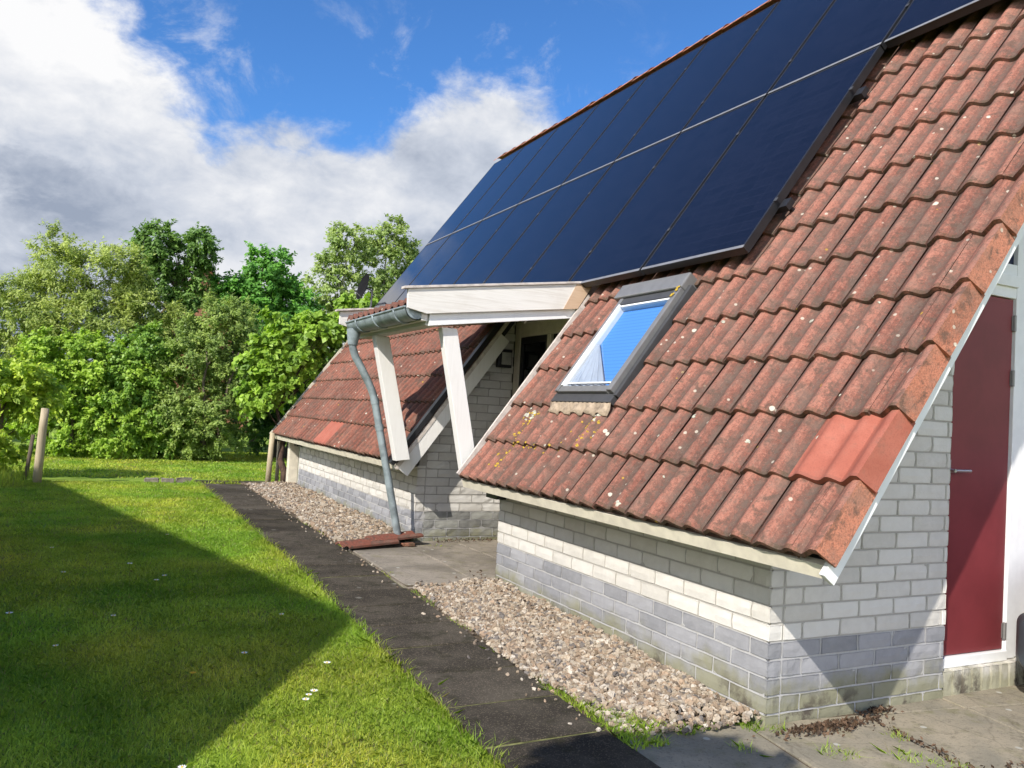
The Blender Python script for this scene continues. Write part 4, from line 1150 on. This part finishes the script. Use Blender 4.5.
tag(mb.build('fence_post', M['bark'], smooth=True), 'dark wooden post half hidden in leaves behind the weathered post', 'fence post')
# mossy kerb stones at the far end of the lawn
for i, (x, y, lx_, lb) in enumerate(((1.02, 15.95, .22, 'flat mossy stone at the far end of the lawn, left one of three'), (1.28, 15.93, .20, 'flat mossy stone at the far end of the lawn, between two others'), (1.55, 15.90, .24, 'mossy stone beside the far end of the dark path'))):
    mb = MB(); brick(mb, (x-lx_/2, y-.1, .04), (x+lx_/2, y+.1, .155+.02*(i == 2)), 0, .03, 5, 4, 3)
    tag(mb.build('stone', M['terrace'], smooth=True), lb, 'stone', 'mossy stones at the lawn end')

# far background: woodland band and a house peak between the trees
n = 26000
bx = RNG.uniform(-30, 60, n); by = RNG.uniform(55, 62, n); hh = 3.0+1.2*np.sin(bx*.35)+.8*np.sin(bx*.9+1)+.5*np.sin(bx*2.1)
bz = G+RNG.random(n)**.7*hh; pos = np.stack([bx, by, bz], 1)
vv = leaf_mesh(pos, unit(RNG.normal(0, .7, (n, 3))+V(0, -.3, .7)), unit(RNG.normal(size=(n, 3))), RNG.uniform(.3, .7, n), .6)
cc = np.array([(.03, .065, .018)])*RNG.uniform(.6, 2.2, (n, 1))
tag(np_mesh('distant_woodland', vv, 4, M['leaf'], cc), 'low band of distant woodland behind the garden', 'woodland', kind='stuff')
hs = thing('distant_house', 'reddish brown house peak showing between the ash and the maple', 'house', (3.9, 44, 0))
mb = MB(); c = V(4.35, 42, 0); hw = 2.9; zt = 7.95
mb.prism([(c[0]-hw, 42, 3.6), (c[0]+hw, 42, 3.6), (c[0], 42, zt)], (0, .25, 0)); mb.box((c[0]-2.6, 42.3, 0), (c[0]+2.6, 50, 4.0)); mb.build('wall', M['far_wall'], hs)
mb = MB()
for sg in (1, -1): mb.prism([(c[0], 41.8, zt+.05), (c[0]+sg*(hw+.2), 41.8, 3.45), (c[0]+sg*(hw+.2), 41.8, 3.65), (c[0], 41.8, zt+.28)][::sg], (0, 8.2, 0))
mb.build('roof', M['far_roof'], hs)

# unseen tree added behind the camera to cast shade over the near path
tree('shade_caster_tree', 'unseen round-headed tree added behind the viewpoint to cast shade', 'tree', (-1.45, .70, 0), (-1.45, .7, 2.9),
     [(-1.45, .70, 3.5, .5, .42, .30, 2), (-1.1, .45, 3.4, .45, .42, .30, 1)], 160, 9, 13, .13, .7, (.03, .08, .02), (.08, .17, .03), .22, .08)

# ------------------------------------------------------------------ flowers in the lawn
def flower_proto(name, mat, r, petals):
    t = bpy.data.objects.new(name, None); COL.objects.link(t)
    mb = MB()
    for i in range(petals):
        a = 2*math.pi*i/petals; b = .8*math.pi/petals
        mb.quad((0, 0, .052), (r*.7*math.cos(a-b), r*.7*math.sin(a-b), .054), (r*math.cos(a), r*math.sin(a), .057), (r*.7*math.cos(a+b), r*.7*math.sin(a+b), .054))
    mb.build('petals', mat, t)
    mb = MB(); mb.tube([(0, 0, .050), (0, 0, .057)], [r*.3, r*.22], 8); mb.build('flower_centre', M['petal_yellow'], t)
    mb = MB(); mb.tube([(0, 0, -.01), (.004, 0, .05)], .0015, 5); mb.build('stem', M['lawn'], t)
    return t
dp = flower_proto('daisy', M['petal'], .014, 11); used = False
for (x, y) in ((1.13, 4.42), (1.10, 4.36), (1.17, 4.47), (.55, 7.2), (.38, 7.9), (.62, 7.35), (-.25, 8.8), (-.12, 7.6), (.22, 6.2), (-.4, 6.4), (.92, 5.2), (1.35, 4.9), (.44, 3.75), (1.3, 6.0), (-.1, 5.6), (.8, 9.5)):
    o = dp if not used else copy_tree(dp); used = True
    o.location = (x, y, gz(y)); s = random.uniform(1.2, 1.8); o.scale = (s, s, 1); o.rotation_euler = (0, 0, random.uniform(0, 6))
    tag(o, 'small white daisy in the lawn grass', 'daisy', 'daisies in the lawn')
fl = flower_proto('dandelion', M['petal_yellow'], .019, 16); fl.location = (.60, 4.92, gz(4.92))
tag(fl, 'small orange-yellow dandelion flower in the shaded lawn', 'dandelion')

# ------------------------------------------------------------------ car at the right edge
car = thing('parked_car', 'maroon car with a dark grey bumper, cut by the right edge of the photo', 'car', (6.3, 2.9, 0))
CX = 5.29
body_col = m_plain('car_maroon', (.12, .012, .018), .25, .5, 0, .05); plastic = m_plain('car_bumper', (.045, .052, .06), .5, .4, 0, .1)
def loft(rings, mat, name, parent):
    mb = MB(); k = len(rings[0]); q = 0
    for r_ in rings: mb.v += [tuple(p) for p in r_]
    for i in range(len(rings)-1):
        for j in range(k): mb.face((i*k+j, i*k+(j+1) % k, (i+1)*k+(j+1) % k, (i+1)*k+j))
    mb.face(list(range(k))[::-1]); mb.face([(len(rings)-1)*k+j for j in range(k)])
    return mb.build(name, mat, parent, smooth=False, auto=40)
def ring(x, y0, y1, z0, z1, r=.12, n=6):
    pts = []
    for (cy_, cz_, a0) in ((y0+r, z0+r, math.pi), (y1-r, z0+r, 1.5*math.pi), (y1-r, z1-r, 0), (y0+r, z1-r, .5*math.pi)):
        for i in range(n+1): a = a0+.5*math.pi*i/n; pts.append((x, cy_+r*math.cos(a), cz_+r*math.sin(a)))
    return pts
loft([ring(CX, 1.75, 3.12, .32, .50, .06), ring(CX+.015, 1.60, 3.20, .22, .54, .08), ring(CX+.10, 1.5, 3.27, .20, .56, .08), ring(CX+.5, 1.45, 3.30, .2, .56, .08)], plastic, 'bumper', car)
body = loft([ring(CX+.03, 1.75, 3.10, .562, .60, .015), ring(CX+.06, 1.60, 3.18, .562, .72, .05), ring(CX+.3, 1.5, 3.25, .562, .86, .1), ring(CX+1.2, 1.48, 3.27, .3, .98, .1), ring(CX+3.9, 1.48, 3.27, .3, .98, .1), ring(CX+4.3, 1.6, 3.15, .4, .8, .1)], body_col, 'body', car)
cab = loft([ring(CX+1.2, 1.60, 3.15, .95, 1.02, .03), ring(CX+1.9, 1.68, 3.07, .95, 1.45, .1), ring(CX+3.4, 1.68, 3.07, .95, 1.47, .1), ring(CX+4.0, 1.6, 3.15, .95, 1.1, .05)], M['dark_glass'], 'windows', car)
for (x, y) in ((CX+.72, 1.52), (CX+.72, 3.08), (CX+3.5, 1.52), (CX+3.5, 3.08)):
    mb = MB(); mb.tube([(x, y, .3), (x, y+.17, .3)], .3, 22); wh = mb.build('wheel', M['dark'], car, auto=40)
    mb = MB(); mb.tube([(x, y-.005, .3), (x, y+.175, .3)], .18, 18); mb.build('rim', M['alu'], wh, auto=40)

# ------------------------------------------------------------------ camera, sun, sky
cam = bpy.data.cameras.new('camera'); co = bpy.data.objects.new('camera', cam); COL.objects.link(co)
cam.sensor_width = 36; cam.lens = 823.195/1024*36; cam.clip_end = 1500; cam.clip_start = .05
r, u, f = Vector((.88977603, -.45282612, .05698357)), Vector((-.06842943, -.00891983, .99761608)), Vector((.45123834, .89155423, .03892329))
mt = Matrix((r, u, -f)).transposed().to_4x4(); mt.translation = Vector((0, 0, 1.62)); co.matrix_world = mt
SC.camera = co
sd = Vector((1.15, .69, -1.08)).normalized()
sun = bpy.data.lights.new('sun', 'SUN'); so = bpy.data.objects.new('sun', sun); COL.objects.link(so)
sun.energy = 3.9; sun.angle = math.radians(.53); sun.color = (1, .945, .86)
so.rotation_euler = sd.to_track_quat('-Z', 'Y').to_euler(); so.location = (-20, -12, 25)

W = bpy.data.worlds.new('World'); SC.world = W; W.use_nodes = True
nt = W.node_tree; nt.nodes.clear(); N = nt.nodes; LK = nt.links
out = N.new('ShaderNodeOutputWorld'); bg = N.new('ShaderNodeBackground'); LK.new(bg.outputs[0], out.inputs[0])
sky = N.new('ShaderNodeTexSky'); sky.sky_type = 'NISHITA'; sky.sun_disc = False
sky.sun_elevation = math.asin(-sd.z); sky.sun_rotation = math.atan2(-sd.x, -sd.y); sky.ozone_density = 3.0; sky.air_density = 1.0; sky.dust_density = .3
tc = N.new('ShaderNodeTexCoord'); DIR = tc.outputs['Generated']
def mth(op, a, b=0., clamp=False):
    q = N.new('ShaderNodeMath'); q.operation = op; q.use_clamp = clamp
    for i, v in enumerate((a, b)):
        if isinstance(v, (int, float)): q.inputs[i].default_value = v
        else: LK.new(v, q.inputs[i])
    return q.outputs[0]
def smst(v, a, b, lo=0., hi=1.):
    q = N.new('ShaderNodeMapRange'); q.interpolation_type = 'SMOOTHSTEP'; LK.new(v, q.inputs[0])
    for i, x in enumerate((a, b, lo, hi)): q.inputs[i+1].default_value = x
    return q.outputs[0]
def wn(scale, detail, rough, off=(0, 0, 0), sc=(1, 1, 1), dist=0.):
    mp = N.new('ShaderNodeMapping'); mp.inputs['Location'].default_value = off; mp.inputs['Scale'].default_value = sc; LK.new(DIR, mp.inputs[0])
    q = N.new('ShaderNodeTexNoise'); q.inputs['Scale'].default_value = scale; q.inputs['Detail'].default_value = detail; q.inputs['Roughness'].default_value = rough; q.inputs['Distortion'].default_value = dist
    LK.new(mp.outputs[0], q.inputs['Vector']); return q.outputs['Fac']
def wmix(fac, a, b):
    q = N.new('ShaderNodeMix'); q.data_type = 'RGBA'
    if isinstance(fac, (int, float)): q.inputs[0].default_value = fac
    else: LK.new(fac, q.inputs[0])
    for s, v in ((q.inputs[6], a), (q.inputs[7], b)):
        if isinstance(v, tuple): s.default_value = (*v, 1)
        else: LK.new(v, s)
    return q.outputs[2]
sx = N.new('ShaderNodeSeparateXYZ'); LK.new(DIR, sx.inputs[0])
el = mth('MULTIPLY', mth('ARCSINE', sx.outputs[2]), 57.2958); az = mth('MULTIPLY', mth('ARCTAN2', sx.outputs[0], sx.outputs[1]), 57.2958)
# height of the cloud bank's upper edge over the compass
fc = N.new('ShaderNodeFloatCurve'); cv = fc.mapping.curves[0]
E_ = [(-180, 24), (-90, 24), (-30, 34), (-9, 33), (-3.5, 25.5), (0, 23), (3, 19.6), (5.9, 17.2), (9, 18.4), (13, 17.4), (17, 18.3), (18.5, 20.6), (21, 22.6), (25, 22.2), (28, 20.8), (33, 17), (45, 12), (60, 14), (120, 24), (180, 24)]
while len(cv.points) < len(E_): cv.points.new(.5, .5)
for p, (a, e) in zip(cv.points, E_): p.location = ((a+180)/360, e/60); p.handle_type = 'VECTOR'
fc.mapping.update()
LK.new(mth('DIVIDE', mth('ADD', az, 180.), 360.), fc.inputs['Value'])
edge_el = mth('MULTIPLY', fc.outputs[0], 60.)
n_big = wn(5.5, 8, .6, (1.7, .3, 2.1), (1, 1, 1.7), .3); n_fine = wn(17, 8, .62, (4, 2, 1), (1, 1, 1.5), .25); n_soft = wn(3.2, 5, .5, (7, 3, .5), (1, 1, 2.2))
h = mth('ADD', mth('SUBTRACT', edge_el, el), mth('MULTIPLY', mth('SUBTRACT', n_big, .5), 13.))
h = mth('ADD', h, mth('MULTIPLY', mth('SUBTRACT', n_fine, .5), 6.))
mask = smst(h, -1.2, 2.4)
# thin wisps reaching up into the blue
wisp = wn(7.5, 9, .68, (2.2, 5.1, .4), (1.2, .9, 1.6), .35)
reach = smst(mth('SUBTRACT', edge_el, el), -13., 0.)
wm = mth('MULTIPLY', mth('MULTIPLY', smst(wisp, .50, .74), reach), .62)
mask = mth('MAXIMUM', mask, wm)
# cloud tone: bright heads near the upper edge, greyer body and base
tone = mth('ADD', smst(h, 14., 1., 0., .55), mth('MULTIPLY', mth('SUBTRACT', n_soft, .5), 2.6))
tone = mth('ADD', tone, mth('MULTIPLY', mth('SUBTRACT', n_fine, .5), 1.3))
tone = mth('ADD', tone, .52)
bank = mth('MULTIPLY', mth('MULTIPLY', smst(az, -16., -8.), smst(az, 4., -3.)), smst(mth('ADD', mth('ADD', el, mth('MULTIPLY', mth('SUBTRACT', n_big, .5), 16.)), mth('MULTIPLY', mth('SUBTRACT', n_fine, .5), 7.)), 14., 11.4))
tone = mth('SUBTRACT', tone, mth('MULTIPLY', bank, .22), True)
ccol = N.new('ShaderNodeValToRGB'); LK.new(tone, ccol.inputs[0]); ce = ccol.color_ramp.elements
ce[0].position = 0.; ce[0].color = (.36, .42, .54, 1); ce[1].position = 1.; ce[1].color = (1.04, 1.04, 1.05, 1)
m_ = ce.new(.45); m_.color = (.64, .69, .79, 1)
# sky blue
hs_ = N.new('ShaderNodeMix'); hs_.data_type = 'RGBA'; hs_.blend_type = 'MULTIPLY'; hs_.inputs[0].default_value = 1
LK.new(sky.outputs[0], hs_.inputs[6]); hs_.inputs[7].default_value = (.46, .82, 1.2, 1)
CL = N.new('ShaderNodeMix'); CL.data_type = 'RGBA'; CL.blend_type = 'MULTIPLY'; CL.inputs[0].default_value = 1
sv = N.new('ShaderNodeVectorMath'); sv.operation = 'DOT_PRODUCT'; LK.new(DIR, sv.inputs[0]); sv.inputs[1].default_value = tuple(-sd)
fill_glow = smst(sv.outputs['Value'], -.1, 1., 6.1, 23.)      # clouds boosted towards the sun, added as fill light
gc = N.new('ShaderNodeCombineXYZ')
for i in range(3): LK.new(fill_glow, gc.inputs[i])
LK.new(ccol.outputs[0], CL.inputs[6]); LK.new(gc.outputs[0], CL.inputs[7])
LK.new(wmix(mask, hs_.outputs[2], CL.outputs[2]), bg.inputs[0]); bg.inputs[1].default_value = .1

SC.view_settings.view_transform = 'Standard'; SC.view_settings.look = 'None'; SC.view_settings.exposure = .62; SC.view_settings.gamma = 1
SC.render.engine = 'CYCLES'
SC.cycles.max_bounces = 6; SC.cycles.transparent_max_bounces = 8; SC.cycles.caustics_reflective = False; SC.cycles.caustics_refractive = False
SC.cycles.use_denoising = True
